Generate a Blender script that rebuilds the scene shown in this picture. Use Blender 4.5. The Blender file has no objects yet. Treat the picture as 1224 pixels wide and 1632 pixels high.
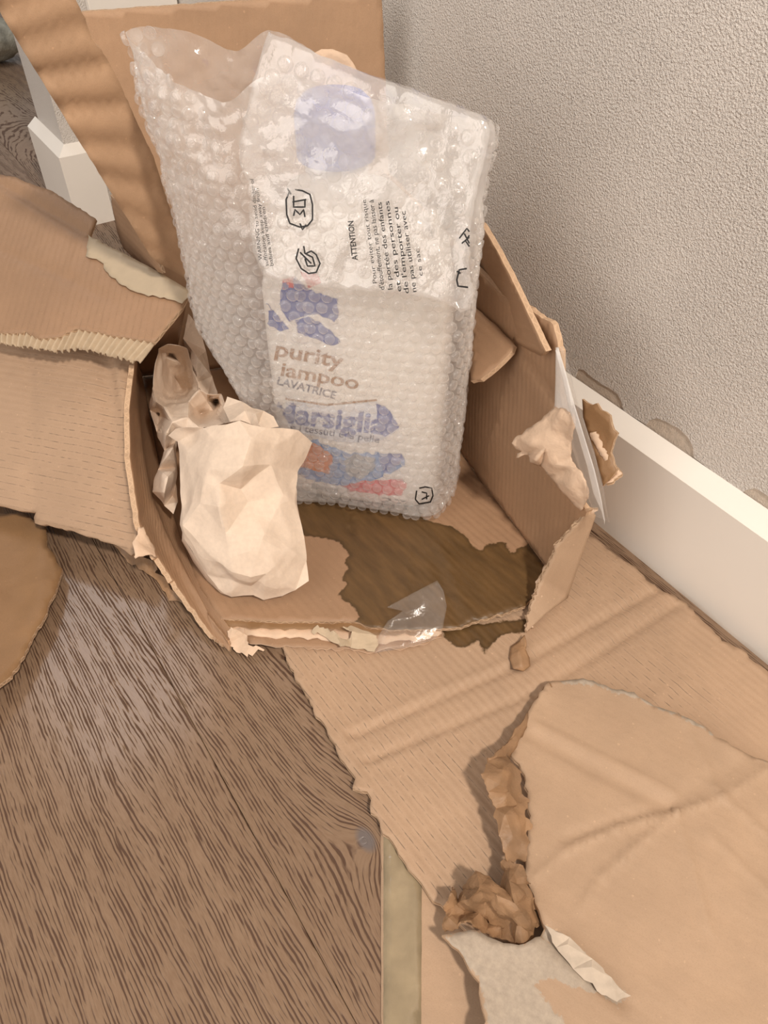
import bpy, bmesh, math, random
import numpy as np
from mathutils import Vector, noise, geometry
from mathutils.bvhtree import BVHTree
sc = bpy.context.scene
col = sc.collection
random.seed(7)

# ---------------------------------------------------------------- camera, light, exposure
F = 1226.0
PITCH = math.radians(44.4)
CAM = Vector((0, 0, 0.5))
cd = bpy.data.cameras.new('camera'); cam = bpy.data.objects.new('camera', cd); col.objects.link(cam)
cam.location = CAM
cam.rotation_euler = (math.pi / 2 - PITCH, 0, 0)
cd.sensor_fit = 'HORIZONTAL'; cd.sensor_width = 36; cd.lens = 36 * F / 1224
cd.clip_start = 0.01
sc.camera = cam

world = bpy.data.worlds.new('room_light'); sc.world = world
world.use_nodes = True
bg = world.node_tree.nodes['Background']
bg.inputs[0].default_value = (1.0, 0.93, 0.87, 1); bg.inputs[1].default_value = 0.25

def area(name, loc, target, size, power, colr):
    l = bpy.data.lights.new(name, 'AREA'); l.shape = 'DISK'; l.size = size; l.energy = power; l.color = colr
    o = bpy.data.objects.new(name, l); col.objects.link(o); o.location = loc
    o.rotation_euler = (Vector(target) - Vector(loc)).to_track_quat('-Z', 'Y').to_euler()
    return o
area('lamp_and_fill', (0.50, -0.66, 1.62), (0, .5, 0), .14, 23.5, (1.0, .89, .78))  # warm ceiling lamp, the main light
area('lamp_and_fill', (-1.9, -1.3, 1.45), (.3, .8, .25), 2.8, 36, (1.0, .92, .85))  # added soft fill that brightens the wall; no real lamp stands here
hl = area('hall_light', (-.83, 1.92, 1.9), (-.83, 1.92, 0), 1.2, 10, (.93, .95, 1.0))
hl.data.shape = 'RECTANGLE'; hl.data.size = 1.2; hl.data.size_y = 1.0; hl.rotation_euler = (0, 0, math.radians(40.5))
sc.view_settings.view_transform = 'Standard'
sc.view_settings.look = 'None'
sc.view_settings.gamma = 1
sc.view_settings.use_curve_mapping = False
sc.view_settings.exposure = 0.27
sc.cycles.transparent_max_bounces = 32

# ---------------------------------------------------------------- measuring helpers
FW = Vector((0, math.cos(PITCH), -math.sin(PITCH))); DN = Vector((0, -math.sin(PITCH), -math.cos(PITCH)))
def ray(x, y): return Vector(((x - 612) / F, 0, 0)) + FW + DN * ((y - 816) / F)
def Z(x, y, z):
    r = ray(x, y); return CAM + r * ((z - CAM.z) / r.z)
def Y(x, y, d):
    r = ray(x, y); return CAM + r * (d / r.y)
def onto(x, y, p, n):
    r = ray(x, y); return CAM + r * ((p - CAM).dot(n) / r.dot(n))
def px(p):
    d = p - CAM; w = d.dot(FW); return (612 + F * d.x / w, 816 + F * d.dot(DN) / w)

class Pl:
    """a plane with its own axes; n looks to the camera side"""
    def __init__(s, a, b, c):
        s.o = a.copy(); n = (b - a).cross(c - a).normalized()
        if n.dot(CAM - a) < 0: n.negate()
        s.n = n; s.u = (b - a).normalized(); s.v = n.cross(s.u)
    def to(s, q):
        p = q if isinstance(q, Vector) else onto(q[0], q[1], s.o, s.n)
        d = p - s.o; return (d.dot(s.u), d.dot(s.v))
    def at(s, a, b, h=0): return s.o + s.u * a + s.v * b + s.n * h

def srgb(r, g, b):
    f = lambda c: (c / 255 / 12.92) if c / 255 <= .04045 else ((c / 255 + .055) / 1.055) ** 2.4
    return (f(r), f(g), f(b), 1)

# ---------------------------------------------------------------- materials
class NT:
    def __init__(s, name):
        s.m = bpy.data.materials.new(name); s.m.use_nodes = True; s.t = s.m.node_tree; s.N = s.t.nodes
        s.p = s.N['Principled BSDF']; s.out = s.N['Material Output']
    def n(s, typ, **k):
        q = s.N.new(typ)
        for a, b in k.items():
            if a == 'i':
                for kk, vv in b.items(): s.set(q.inputs[kk], vv)
            else: setattr(q, a, b)
        return q
    def set(s, sock, v):
        if isinstance(v, bpy.types.NodeSocket): s.t.links.new(v, sock)
        elif isinstance(v, bpy.types.Node): s.t.links.new(v.outputs[0], sock)
        else: sock.default_value = v
    def math(s, op, a, b=0, c=0, clamp=False):
        q = s.n('ShaderNodeMath', operation=op, use_clamp=clamp)
        s.set(q.inputs[0], a); s.set(q.inputs[1], b)
        if len(q.inputs) > 2: s.set(q.inputs[2], c)
        return q.outputs[0]
    def mix(s, f, a, b, mode='MIX'):
        q = s.n('ShaderNodeMix', data_type='RGBA', blend_type=mode)
        s.set(q.inputs[0], f); s.set(q.inputs[6], a); s.set(q.inputs[7], b); return q.outputs[2]
    def noise(s, vec, scale, detail=3, rough=.55):
        q = s.n('ShaderNodeTexNoise', i={'Scale': scale, 'Detail': detail, 'Roughness': rough})
        if vec is not None: s.set(q.inputs['Vector'], vec)
        return q.outputs['Fac']
    def map(s, vec, scale=(1, 1, 1), loc=(0, 0, 0), rot=(0, 0, 0)):
        q = s.n('ShaderNodeMapping', i={'Vector': vec, 'Scale': scale, 'Location': loc, 'Rotation': rot}); return q.outputs[0]
    def ramp(s, f, lo, hi):
        q = s.n('ShaderNodeMapRange', i={'Value': f, 'From Min': lo, 'From Max': hi}); return q.outputs[0]
    def bump(s, h, strength, dist, prev=None):
        q = s.n('ShaderNodeBump', i={'Height': h, 'Strength': strength, 'Distance': dist})
        if prev is not None: s.set(q.inputs['Normal'], prev)
        return q.outputs[0]

def card_mat(name, base, pitch=.0064, lines=.5, flute=.25, rough=.62, peelcol=(182, 166, 148), stcol=(98, 74, 46), wr=.4):
    t = NT(name)
    uv = t.n('ShaderNodeUVMap').outputs[0]
    gen = t.n('ShaderNodeNewGeometry').outputs['Position']
    big = t.noise(uv, 9, 3); mid = t.noise(uv, 70, 3); fine = t.noise(t.map(uv, (1, 2.2, 1)), 900, 2)
    c = t.mix(t.ramp(big, .3, .7), srgb(*[v * .95 for v in base]), srgb(*[min(255, v * 1.04) for v in base]))
    c = t.mix(t.math('MULTIPLY', t.ramp(mid, .35, .75), .22), c, srgb(*[v * .84 for v in base]))
    c = t.mix(t.math('MULTIPLY', t.ramp(fine, .5, .85), .35), c, srgb(*[v * .72 for v in base]))
    sp = t.noise(uv, 330, 0)
    c = t.mix(t.math('MULTIPLY', t.ramp(sp, .80, .84), .4), c, srgb(*[min(255, v * 1.16) for v in base]))
    s = t.n('ShaderNodeSeparateXYZ', i={0: uv})
    wob = t.math('MULTIPLY', t.noise(uv, 25, 1), .0012)
    v = t.math('DIVIDE', t.math('ADD', s.outputs[1], wob), pitch)
    fr = t.math('ABSOLUTE', t.math('SUBTRACT', t.math('FRACT', v), .5))          # 0 mid .. .5 line
    line = t.ramp(fr, .43, .5)
    dash = t.ramp(t.noise(t.map(uv, (1, 3, 1)), 160, 2), .42, .6)
    area_ = t.ramp(t.noise(uv, 6, 2), .4, .6)
    lf = t.math('MULTIPLY', t.math('MULTIPLY', line, dash), t.math('MULTIPLY', area_, lines))
    c = t.mix(lf, c, srgb(*[q * .62 for q in base]))
    pe = t.n('ShaderNodeAttribute', attribute_name='peel').outputs['Fac']
    jit = t.math('MULTIPLY', t.math('SUBTRACT', t.noise(uv, 160, 4, .7), .5), .012)
    pf = t.ramp(t.math('ADD', pe, jit), -.0003, .0006)
    pc = t.mix(t.ramp(t.noise(t.map(uv, (1, 1, 1)), 260, 4, .7), .35, .7), srgb(*[v_ * .9 for v_ in peelcol]), srgb(*peelcol))
    c = t.mix(pf, c, pc)
    st = t.n('ShaderNodeAttribute', attribute_name='stain').outputs['Fac']
    sj = t.math('MULTIPLY', t.math('SUBTRACT', t.noise(uv, 90, 4, .6), .5), .010)
    sd = t.math('ADD', st, sj)
    sf = t.ramp(sd, -.0004, .0010)
    ring = t.math('MULTIPLY', t.math('SUBTRACT', 1, t.ramp(sd, 0, .004)), sf)
    strk = t.noise(t.map(uv, (25, 110, 1)), 1, 3)
    sc1 = t.mix(t.ramp(strk, .3, .7), srgb(*[v_ * .9 for v_ in stcol]), srgb(*[v_ * 1.12 for v_ in stcol]))
    sc1 = t.mix(t.math('MULTIPLY', ring, .6), sc1, srgb(*[v_ * .55 for v_ in stcol]))
    c = t.mix(sf, c, sc1)
    t.set(t.p.inputs['Base Color'], c)
    t.set(t.p.inputs['Roughness'], t.math('SUBTRACT', rough, t.math('MULTIPLY', sf, rough - wr)))
    t.p.inputs['Specular IOR Level'].default_value = .35
    w = t.math('SINE', t.math('MULTIPLY', v, 2 * math.pi))
    b = t.bump(w, flute, .0005)
    b = t.bump(mid, .35, .0016, b)
    b = t.bump(t.noise(uv, 420, 3), .25, .0005, b)
    t.set(t.p.inputs['Normal'], b)
    return t.m

def edge_mat(name, base, cover=.75):
    t = NT(name)
    uv = t.n('ShaderNodeUVMap').outputs[0]
    s = t.n('ShaderNodeSeparateXYZ', i={0: uv})
    u = t.math('MULTIPLY', s.outputs[0], 2 * math.pi / .0066)
    mid = t.math('ADD', t.math('MULTIPLY', t.math('SINE', u), .36), .5)
    d = t.math('ABSOLUTE', t.math('SUBTRACT', s.outputs[1], mid))
    paper = t.math('LESS_THAN', d, .16)
    lin = t.math('GREATER_THAN', t.math('ABSOLUTE', t.math('SUBTRACT', s.outputs[1], .5)), .36)
    f = t.math('MAXIMUM', paper, lin)
    f = t.math('MAXIMUM', f, t.math('GREATER_THAN', t.noise(uv, 160, 2), .62))
    f = t.math('MAXIMUM', f, t.math('MULTIPLY', t.ramp(t.noise(uv, 60, 2), .4 if cover < .8 else .3, .62 if cover < .8 else .5), cover))
    c = t.mix(f, srgb(134, 102, 76), srgb(*base))
    t.set(t.p.inputs['Base Color'], c); t.p.inputs['Roughness'].default_value = .8
    return t.m

def plain(name, rgb, rough=.5, var=.08, scale=60, bump=.0, spec=.4, metal=0, bscale=300, bdist=.0005):
    t = NT(name)
    tc = t.n('ShaderNodeTexCoord').outputs['Object']
    n1 = t.noise(tc, scale, 3)
    c = t.mix(n1, srgb(*[max(0, v * (1 - var)) for v in rgb]), srgb(*[min(255, v * (1 + var)) for v in rgb]))
    t.set(t.p.inputs['Base Color'], c)
    t.p.inputs['Roughness'].default_value = rough; t.p.inputs['Specular IOR Level'].default_value = spec
    if bump: t.set(t.p.inputs['Normal'], t.bump(t.noise(tc, bscale, 4), bump, bdist))
    return t.m

def film_mat(name, haze, tint=(.98, .975, .97), rough=.12, gloss=.10, bumpd=.0012, bsc=130, grey=1.0, rim=.3):
    """thin clear polythene: clear transmission, a milky part, a glossy skin"""
    t = NT(name)
    tc = t.n('ShaderNodeTexCoord').outputs['Object']
    nrm = t.bump(t.noise(tc, bsc, 3, .6), .6, bumpd)
    tr = t.n('ShaderNodeBsdfTransparent', i={0: (*tint, 1)})
    df = t.n('ShaderNodeBsdfDiffuse', i={0: (grey, grey * .975, grey * .945, 1), 'Normal': nrm})
    tl = t.n('ShaderNodeBsdfTranslucent', i={0: (grey, grey * .97, grey * .94, 1), 'Normal': nrm})
    mk = t.n('ShaderNodeMixShader', i={0: .3, 1: df.outputs[0], 2: tl.outputs[0]})
    gl = t.n('ShaderNodeBsdfGlossy', i={0: (1, 1, 1, 1), 'Roughness': rough, 'Normal': nrm})
    hz = t.math('MULTIPLY', t.ramp(t.noise(tc, 28, 3), .25, .75), haze * .5)
    fr = t.n('ShaderNodeLayerWeight', i={'Blend': .3, 'Normal': nrm})
    hz = t.math('ADD', t.math('ADD', hz, haze * .7), t.math('MULTIPLY', fr.outputs['Facing'], rim), clamp=True)
    m1 = t.n('ShaderNodeMixShader', i={0: hz, 1: tr.outputs[0], 2: mk.outputs[0]})
    ff = t.math('ADD', t.math('MULTIPLY', fr.outputs['Facing'], .14), gloss, clamp=True)
    m2 = t.n('ShaderNodeMixShader', i={0: ff, 1: m1.outputs[0], 2: gl.outputs[0]})
    t.t.links.new(m2.outputs[0], t.out.inputs[0])
    return t.m

def wall_mat(name, rgb, scale=620, strength=1.0, dist=.0030):
    t = NT(name)
    tc = t.n('ShaderNodeTexCoord').outputs['Object']
    n1 = t.noise(tc, scale, 2, .5); n2 = t.noise(tc, scale * 2.4, 2, .5)
    big = t.noise(tc, 5, 2)
    c = t.mix(big, srgb(*[v * .97 for v in rgb]), srgb(*rgb))
    c = t.mix(t.math('MULTIPLY', t.ramp(n1, .3, .6), .12), srgb(*[v * .9 for v in rgb]), c)
    t.set(t.p.inputs['Base Color'], c); t.p.inputs['Roughness'].default_value = .42
    t.p.inputs['Specular IOR Level'].default_value = .5
    amt = t.ramp(t.noise(tc, 7, 2), .25, .6)
    h = t.math('ADD', t.math('POWER', n1, 1.6), t.math('MULTIPLY', n2, .4))
    t.set(t.p.inputs['Normal'], t.bump(t.math('MULTIPLY', h, t.math('ADD', t.math('MULTIPLY', amt, .4), .6)), strength, dist))
    return t.m

def wood_mat(name):
    t = NT(name)
    uv = t.n('ShaderNodeUVMap').outputs[0]
    at = t.n('ShaderNodeAttribute', attribute_name='seed'); at.attribute_type = 'OBJECT'
    cx = t.n('ShaderNodeAttribute', attribute_name='heart'); cx.attribute_type = 'OBJECT'
    s = t.n('ShaderNodeSeparateXYZ', i={0: uv}); u, v = s.outputs[0], s.outputs[1]
    co = t.n('ShaderNodeCombineXYZ', i={0: t.math('MULTIPLY', u, 3.0), 1: t.math('MULTIPLY', v, 9), 2: at.outputs['Fac']})
    big = t.math('SUBTRACT', t.noise(co, 1, 2, .5), .5)
    dv = t.math('SUBTRACT', v, cx.outputs['Fac'])
    # flat-sawn rings: distance to the heart of a slightly tilted trunk
    du = t.math('ADD', t.math('MULTIPLY', u, .07), .04)
    rr = t.math('SQRT', t.math('ADD', t.math('MULTIPLY', dv, dv), t.math('MULTIPLY', du, du)))
    kx = t.n('ShaderNodeAttribute', attribute_name='knot_u'); kx.attribute_type = 'OBJECT'
    ky = t.n('ShaderNodeAttribute', attribute_name='knot_v'); ky.attribute_type = 'OBJECT'
    a1 = t.math('MULTIPLY', t.math('SUBTRACT', u, kx.outputs['Fac']), .6); a2 = t.math('SUBTRACT', v, ky.outputs['Fac'])
    kd = t.math('SQRT', t.math('ADD', t.math('MULTIPLY', a1, a1), t.math('MULTIPLY', a2, a2)))
    kf = t.math('POWER', 2.718, t.math('MULTIPLY', kd, -42))
    wig = t.math('MULTIPLY', t.math('SUBTRACT', t.noise(t.n('ShaderNodeCombineXYZ', i={0: t.math('MULTIPLY', u, 40), 1: t.math('MULTIPLY', v, 90), 2: at.outputs['Fac']}), 1, 2), .5), .0022)
    r = t.math('ADD', t.math('ADD', t.math('ADD', rr, t.math('MULTIPLY', big, .030)), wig), t.math('MULTIPLY', kf, .03))
    band = t.math('SINE', t.math('MULTIPLY', r, 2 * math.pi / .0021))
    band2 = t.math('ADD', t.math('MULTIPLY', t.math('SINE', t.math('MULTIPLY', r, 2 * math.pi / .0131)), .5), .5)
    dc = t.n('ShaderNodeCombineXYZ', i={0: t.math('MULTIPLY', u, 60), 1: t.math('MULTIPLY', r, 820), 2: at.outputs['Fac']})
    dash = t.math('SUBTRACT', t.noise(dc, 1, 2, .5), .5)
    line = t.math('ADD', t.math('MULTIPLY', band, .42), t.math('MULTIPLY', dash, 2.4))
    line = t.math('ADD', line, t.math('MULTIPLY', t.math('SUBTRACT', band2, .5), .4))
    pf = t.n('ShaderNodeMapRange', i={'Value': line, 'From Min': .16, 'From Max': .46}).outputs[0]
    f2 = t.n('ShaderNodeCombineXYZ', i={0: t.math('MULTIPLY', u, 160), 1: t.math('MULTIPLY', r, 1500), 2: at.outputs['Fac']})
    fib = t.noise(f2, 1, 1)
    tone = t.noise(co, 2.3, 3)
    c = t.mix(tone, srgb(128, 104, 83), srgb(150, 125, 103))
    c = t.mix(t.math('MULTIPLY', t.ramp(fib, .35, .7), .3), c, srgb(110, 82, 60))
    c = t.mix(t.math('MULTIPLY', pf, .85), c, srgb(72, 46, 30))
    c = t.mix(t.ramp(kd, .0065, .0035), c, srgb(112, 102, 98))
    t.set(t.p.inputs['Base Color'], c)
    t.set(t.p.inputs['Roughness'], t.math('ADD', t.math('MULTIPLY', pf, .4), .16))
    t.p.inputs['Specular IOR Level'].default_value = .42
    t.set(t.p.inputs['Normal'], t.bump(t.math('SUBTRACT', 1, pf), .5, .0006))
    return t.m

M = {}
M['card'] = card_mat('tan_cardboard', (180, 150, 123), lines=1.3)
M['card_in'] = card_mat('inner_cardboard', (166, 132, 103), lines=.35, flute=.15, rough=.5)
M['card_back'] = card_mat('smooth_cardboard', (180, 146, 116), lines=.12, flute=.10)
M['card_wave'] = card_mat('ribbed_cardboard', (182, 148, 117), lines=.0, flute=.0)
M['card_pink'] = card_mat('pale_cardboard', (180, 151, 124), lines=.04, flute=.05)
M['card_dark'] = card_mat('dark_cardboard', (146, 112, 78), lines=.0, flute=.0, rough=.5)
M['peel'] = plain('bare_fluting_paper', (188, 168, 142), .85, .10, 120, .4)
M['fibre'] = plain('grey_torn_fibres', (186, 170, 152), .85, .14, 140, .5, bscale=300)
M['wet'] = plain('wet_brown_paper', (138, 108, 80), .5, .36, 45, .9, bscale=150, bdist=.0012)
M['torn'] = plain('torn_liner_paper', (212, 184, 158), .8, .12, 60, .7, bscale=220, bdist=.001)
M['edge'] = edge_mat('corrugated_edge', (206, 176, 144))
M['ragged'] = edge_mat('ragged_edge', (204, 172, 140), .95)
M['kraft'] = plain('packing_paper', (222, 202, 182), .75, .05, 300, .3, bscale=500)
_t = M['kraft'].node_tree; _tc = _t.nodes.new('ShaderNodeTexCoord'); _w = _t.nodes.new('ShaderNodeTexNoise'); _w.inputs['Scale'].default_value = 14
_mx = _t.nodes.new('ShaderNodeVectorMath'); _mx.operation = 'MULTIPLY_ADD'; _mx.inputs[1].default_value = (.03, .03, .03)
_v = _t.nodes.new('ShaderNodeTexVoronoi'); _v.inputs['Scale'].default_value = 27
_b = _t.nodes.new('ShaderNodeBump'); _b.inputs['Strength'].default_value = .55; _b.inputs['Distance'].default_value = .006
_t.links.new(_tc.outputs['Object'], _w.inputs['Vector']); _t.links.new(_w.outputs['Color'], _mx.inputs[0]); _t.links.new(_tc.outputs['Object'], _mx.inputs[2])
_t.links.new(_mx.outputs[0], _v.inputs['Vector']); _t.links.new(_v.outputs['Distance'], _b.inputs['Height'])
_o = _t.nodes['Principled BSDF'].inputs['Normal']; _t.links.new(_o.links[0].from_socket, _b.inputs['Normal']); _t.links.new(_b.outputs[0], _o)
M['baseboard'] = plain('white_paint', (238, 231, 221), .35, .02, 8, .05)
M['wall'] = wall_mat('textured_wall_paint', (252, 243, 233))
M['plaster'] = plain('bare_plaster', (204, 190, 174), .9, .12, 200, 1.0, bscale=700, bdist=.001)
M['wood'] = wood_mat('brushed_oak')
M['dark_gap'] = plain('subfloor', (60, 46, 36), .9)
M['white_plastic'] = plain('white_bottle_plastic', (238, 234, 228), .3, .02)
M['blue_cap'] = plain('blue_cap_plastic', (6, 70, 190), .3, .05)
M['film'] = film_mat('bubble_film', .27, gloss=.07, rim=.22)
M['film_fold'] = film_mat('folded_bubble_film', .20, gloss=.06, rim=.2)
M['bubble_fold'] = film_mat('folded_dome_film', .06, gloss=.05, rough=.10, bumpd=.0012, bsc=330, rim=.22)
M['bubble'] = film_mat('bubble_dome_film', .10, gloss=.05, rough=.10, bumpd=.0012, bsc=330)
M['tape'] = film_mat('clear_tape', .05, rough=.25, gloss=.02, rim=.06)
M['milky'] = film_mat('milky_tape', .48, rough=.4, gloss=.03)
M['brown_tape'] = plain('brown_tape', (148, 132, 106), .16, .22, 45, .7, spec=.7, bscale=90, bdist=.0015)
M['beige_tape'] = plain('beige_paper_tape', (186, 168, 142), .5, .05, 90, .3)
for k, c in dict(ink=(22, 20, 20), blue=(8, 66, 160), lightblue=(84, 140, 205), paleblue=(222, 227, 236), gold=(150, 96, 24), red=(216, 36, 44), navy=(14, 28, 84), orange=(222, 118, 20), grey=(150, 156, 164)).items():
    M[k] = plain('print_' + k, c, .5, .06)
M['fabric'] = plain('grey_fabric', (150, 146, 132), .95, .3, 40, .8, bscale=120, bdist=.003)

# ---------------------------------------------------------------- builders
def tag(o, label=None, cat=None, group=None, kind=None):
    for k, v in (('label', label), ('category', cat), ('group', group), ('kind', kind)):
        if v: o[k] = v
    return o
def empty(name, loc, label, cat):
    o = bpy.data.objects.new(name, None); col.objects.link(o); o.location = loc; o.empty_display_size = .02
    bpy.context.view_layer.update()
    return tag(o, label, cat)
def link(name, verts, faces, mats, parent=None, uvs=None, mi=None, smooth=False, attrs=None):
    me = bpy.data.meshes.new(name)
    me.from_pydata([tuple(v) for v in verts], [], faces)
    for m in (mats if isinstance(mats, (list, tuple)) else [mats]): me.materials.append(m)
    if mi is not None: me.polygons.foreach_set('material_index', mi)
    if smooth is not False and smooth != 'angle':
        me.polygons.foreach_set('use_smooth', [bool(smooth)] * len(me.polygons) if smooth is True else smooth)
    if uvs is not None:
        ul = me.uv_layers.new(name='UVMap')
        flat = [c for f in uvs for q in f for c in q]
        ul.data.foreach_set('uv', flat)
    for k, vals in (attrs or {}).items():
        a = me.attributes.new(k, 'FLOAT', 'POINT'); a.data.foreach_set('value', vals)
    me.update()
    if smooth == 'angle': me.polygons.foreach_set('use_smooth', [True] * len(me.polygons)); me.set_sharp_from_angle(angle=.30)
    o = bpy.data.objects.new(name, me); col.objects.link(o)
    if parent is not None:
        o.parent = parent; o.matrix_parent_inverse = parent.matrix_world.inverted()
    return o

def fnoise(x, seed, sc_=1.0): return noise.noise(Vector((x * sc_, seed * 7.31, seed * 1.7)))
def seg_d(P, a, b):
    a = np.array(a); b = np.array(b); d = b - a; L = max(1e-12, d @ d)
    t = np.clip(((P - a) @ d) / L, 0, 1); return np.linalg.norm(P - (a + t[:, None] * d), axis=1)
def poly_sd(P, poly):
    """signed distance, + inside"""
    d = np.full(len(P), 1e9); ins = np.zeros(len(P), bool); n = len(poly)
    for i in range(n):
        a, b = poly[i], poly[(i + 1) % n]
        d = np.minimum(d, seg_d(P, a, b))
        c = ((a[1] > P[:, 1]) != (b[1] > P[:, 1]))
        with np.errstate(divide='ignore', invalid='ignore'):
            xx = (b[0] - a[0]) * (P[:, 1] - a[1]) / (b[1] - a[1] + 1e-15) + a[0]
        ins ^= c & (P[:, 0] < xx)
    return np.where(ins, d, -d)

SEED = [1]
def sheet(name, pts, pl, mats, parent=None, thick=.004, res=.005, tear=.0012, step=.0035, flute=None, creases=(), wav=.0006,
          wsc=14, stain=(), peel=(), h=None, curl=0, curlw=.012, smooth=True):
    """one panel of board: outline on a plane, torn edge, dents, thickness. pts: (x, y[, tear]) in photo pixels or Vectors"""
    SEED[0] += 1; seed = SEED[0]
    q = []; n = len(pts)
    P2 = [pl.to(p) for p in pts]
    for i in range(n):
        a, b = Vector(P2[i]), Vector(P2[(i + 1) % n]); L = (b - a).length
        tr = pts[i][2] if (not isinstance(pts[i], Vector) and len(pts[i]) > 2) else tear
        k = max(1, int(L / step)); nn = Vector((-(b - a).y, (b - a).x)).normalized() if L > 0 else Vector((0, 0))
        for j in range(k):
            t = j / k; p = a.lerp(b, t); w = min(1, 4 * t + .35, 4 * (1 - t) + .35)
            e = tr * w * (1.3 * noise.noise(Vector((p.x * 110, p.y * 110, seed))) + .9 * noise.noise(Vector((p.x * 330, p.y * 330, seed + 9))) + .5 * random.uniform(-1, 1))
            q.append((p.x + nn.x * e, p.y + nn.y * e))
    arr = np.array(q)
    if flute is None: fd = np.array((1.0, 0.0))
    else:
        a = np.array(pl.to(flute[0])); b = np.array(pl.to(flute[1])); fd = (b - a) / np.linalg.norm(b - a)
    fn = np.array((-fd[1], fd[0]))
    R = arr @ np.array([fd, fn]).T
    lo, hi = R.min(0), R.max(0)
    gx, gy = np.meshgrid(np.arange(lo[0], hi[0], res), np.arange(lo[1], hi[1], res))
    G = np.stack([gx.ravel(), gy.ravel()], 1) @ np.array([fd, fn])
    G = G[poly_sd(G, q) > res * .55]
    vs = [Vector(p) for p in q] + [Vector(p) for p in G]
    v2, e2, f2, _, _, _ = geometry.delaunay_2d_cdt(vs, [], [list(range(len(q)))], 1, 1e-7)
    P = np.array([(v.x, v.y) for v in v2])
    H = np.zeros(len(P))
    for c in creases:                                  # (x0,y0,x1,y1, height, width)
        d = seg_d(P, pl.to(c[0:2]), pl.to(c[2:4])); H += c[4] * np.exp(-(d / c[5]) ** 2)
    H += np.array([wav * (noise.noise(Vector((p[0] * wsc, p[1] * wsc, seed))) + .35 * noise.noise(Vector((p[0] * wsc * 4, p[1] * wsc * 4, seed)))) for p in P])
    sd = poly_sd(P, q)
    if curl:
        H += curl * np.exp(-(sd / curlw) ** 2) * np.array([.4 + noise.noise(Vector((p[0] * 60, p[1] * 60, seed + 3))) for p in P])
    if h is not None: H += np.array([h(p[0], p[1]) for p in P])
    top = [pl.at(P[i][0], P[i][1], H[i]) for i in range(len(P))]
    st = np.full(len(P), -.05); pe = np.full(len(P), -.05)
    for poly in stain: st = np.maximum(st, poly_sd(P, [pl.to(c) for c in poly]))
    for poly in peel: pe = np.maximum(pe, poly_sd(P, [pl.to(c) for c in poly]))
    faces = []; uvs = []; mi = []; sm = []
    U = P @ np.array([fd, fn]).T
    cnt = {}
    for f in f2:
        f = list(f)
        a, b, c = P[f[0]], P[f[1]], P[f[2]]
        if (b[0] - a[0]) * (c[1] - a[1]) - (b[1] - a[1]) * (c[0] - a[0]) < 0: f.reverse()
        faces.append(f); uvs.append([tuple(U[i]) for i in f]); mi.append(0); sm.append(smooth)
        for i in range(3):
            e = (f[i], f[(i + 1) % 3]); cnt[e] = 1
    N = len(P); allv = list(top)
    if thick:
        allv += [p - pl.n * thick for p in top]
        for f in list(faces):
            faces.append([i + N for i in reversed(f)]); uvs.append([tuple(U[i]) for i in reversed(f)]); mi.append(1); sm.append(smooth)
        for (a, b) in list(cnt):
            if (b, a) not in cnt:
                faces.append([b, a, a + N, b + N]); mi.append(2); sm.append(False)
                uvs.append([(U[b][1], 1), (U[a][1], 1), (U[a][1], 0), (U[b][1], 0)])
    at = {'stain': list(st) * (2 if thick else 1), 'peel': list(pe) + ([-.05] * N if thick else [])}
    if not isinstance(mats, (list, tuple)): mats = [mats, mats, M['edge']]
    return link(name, allv, faces, list(mats), parent, uvs, mi, sm, at)

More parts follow.
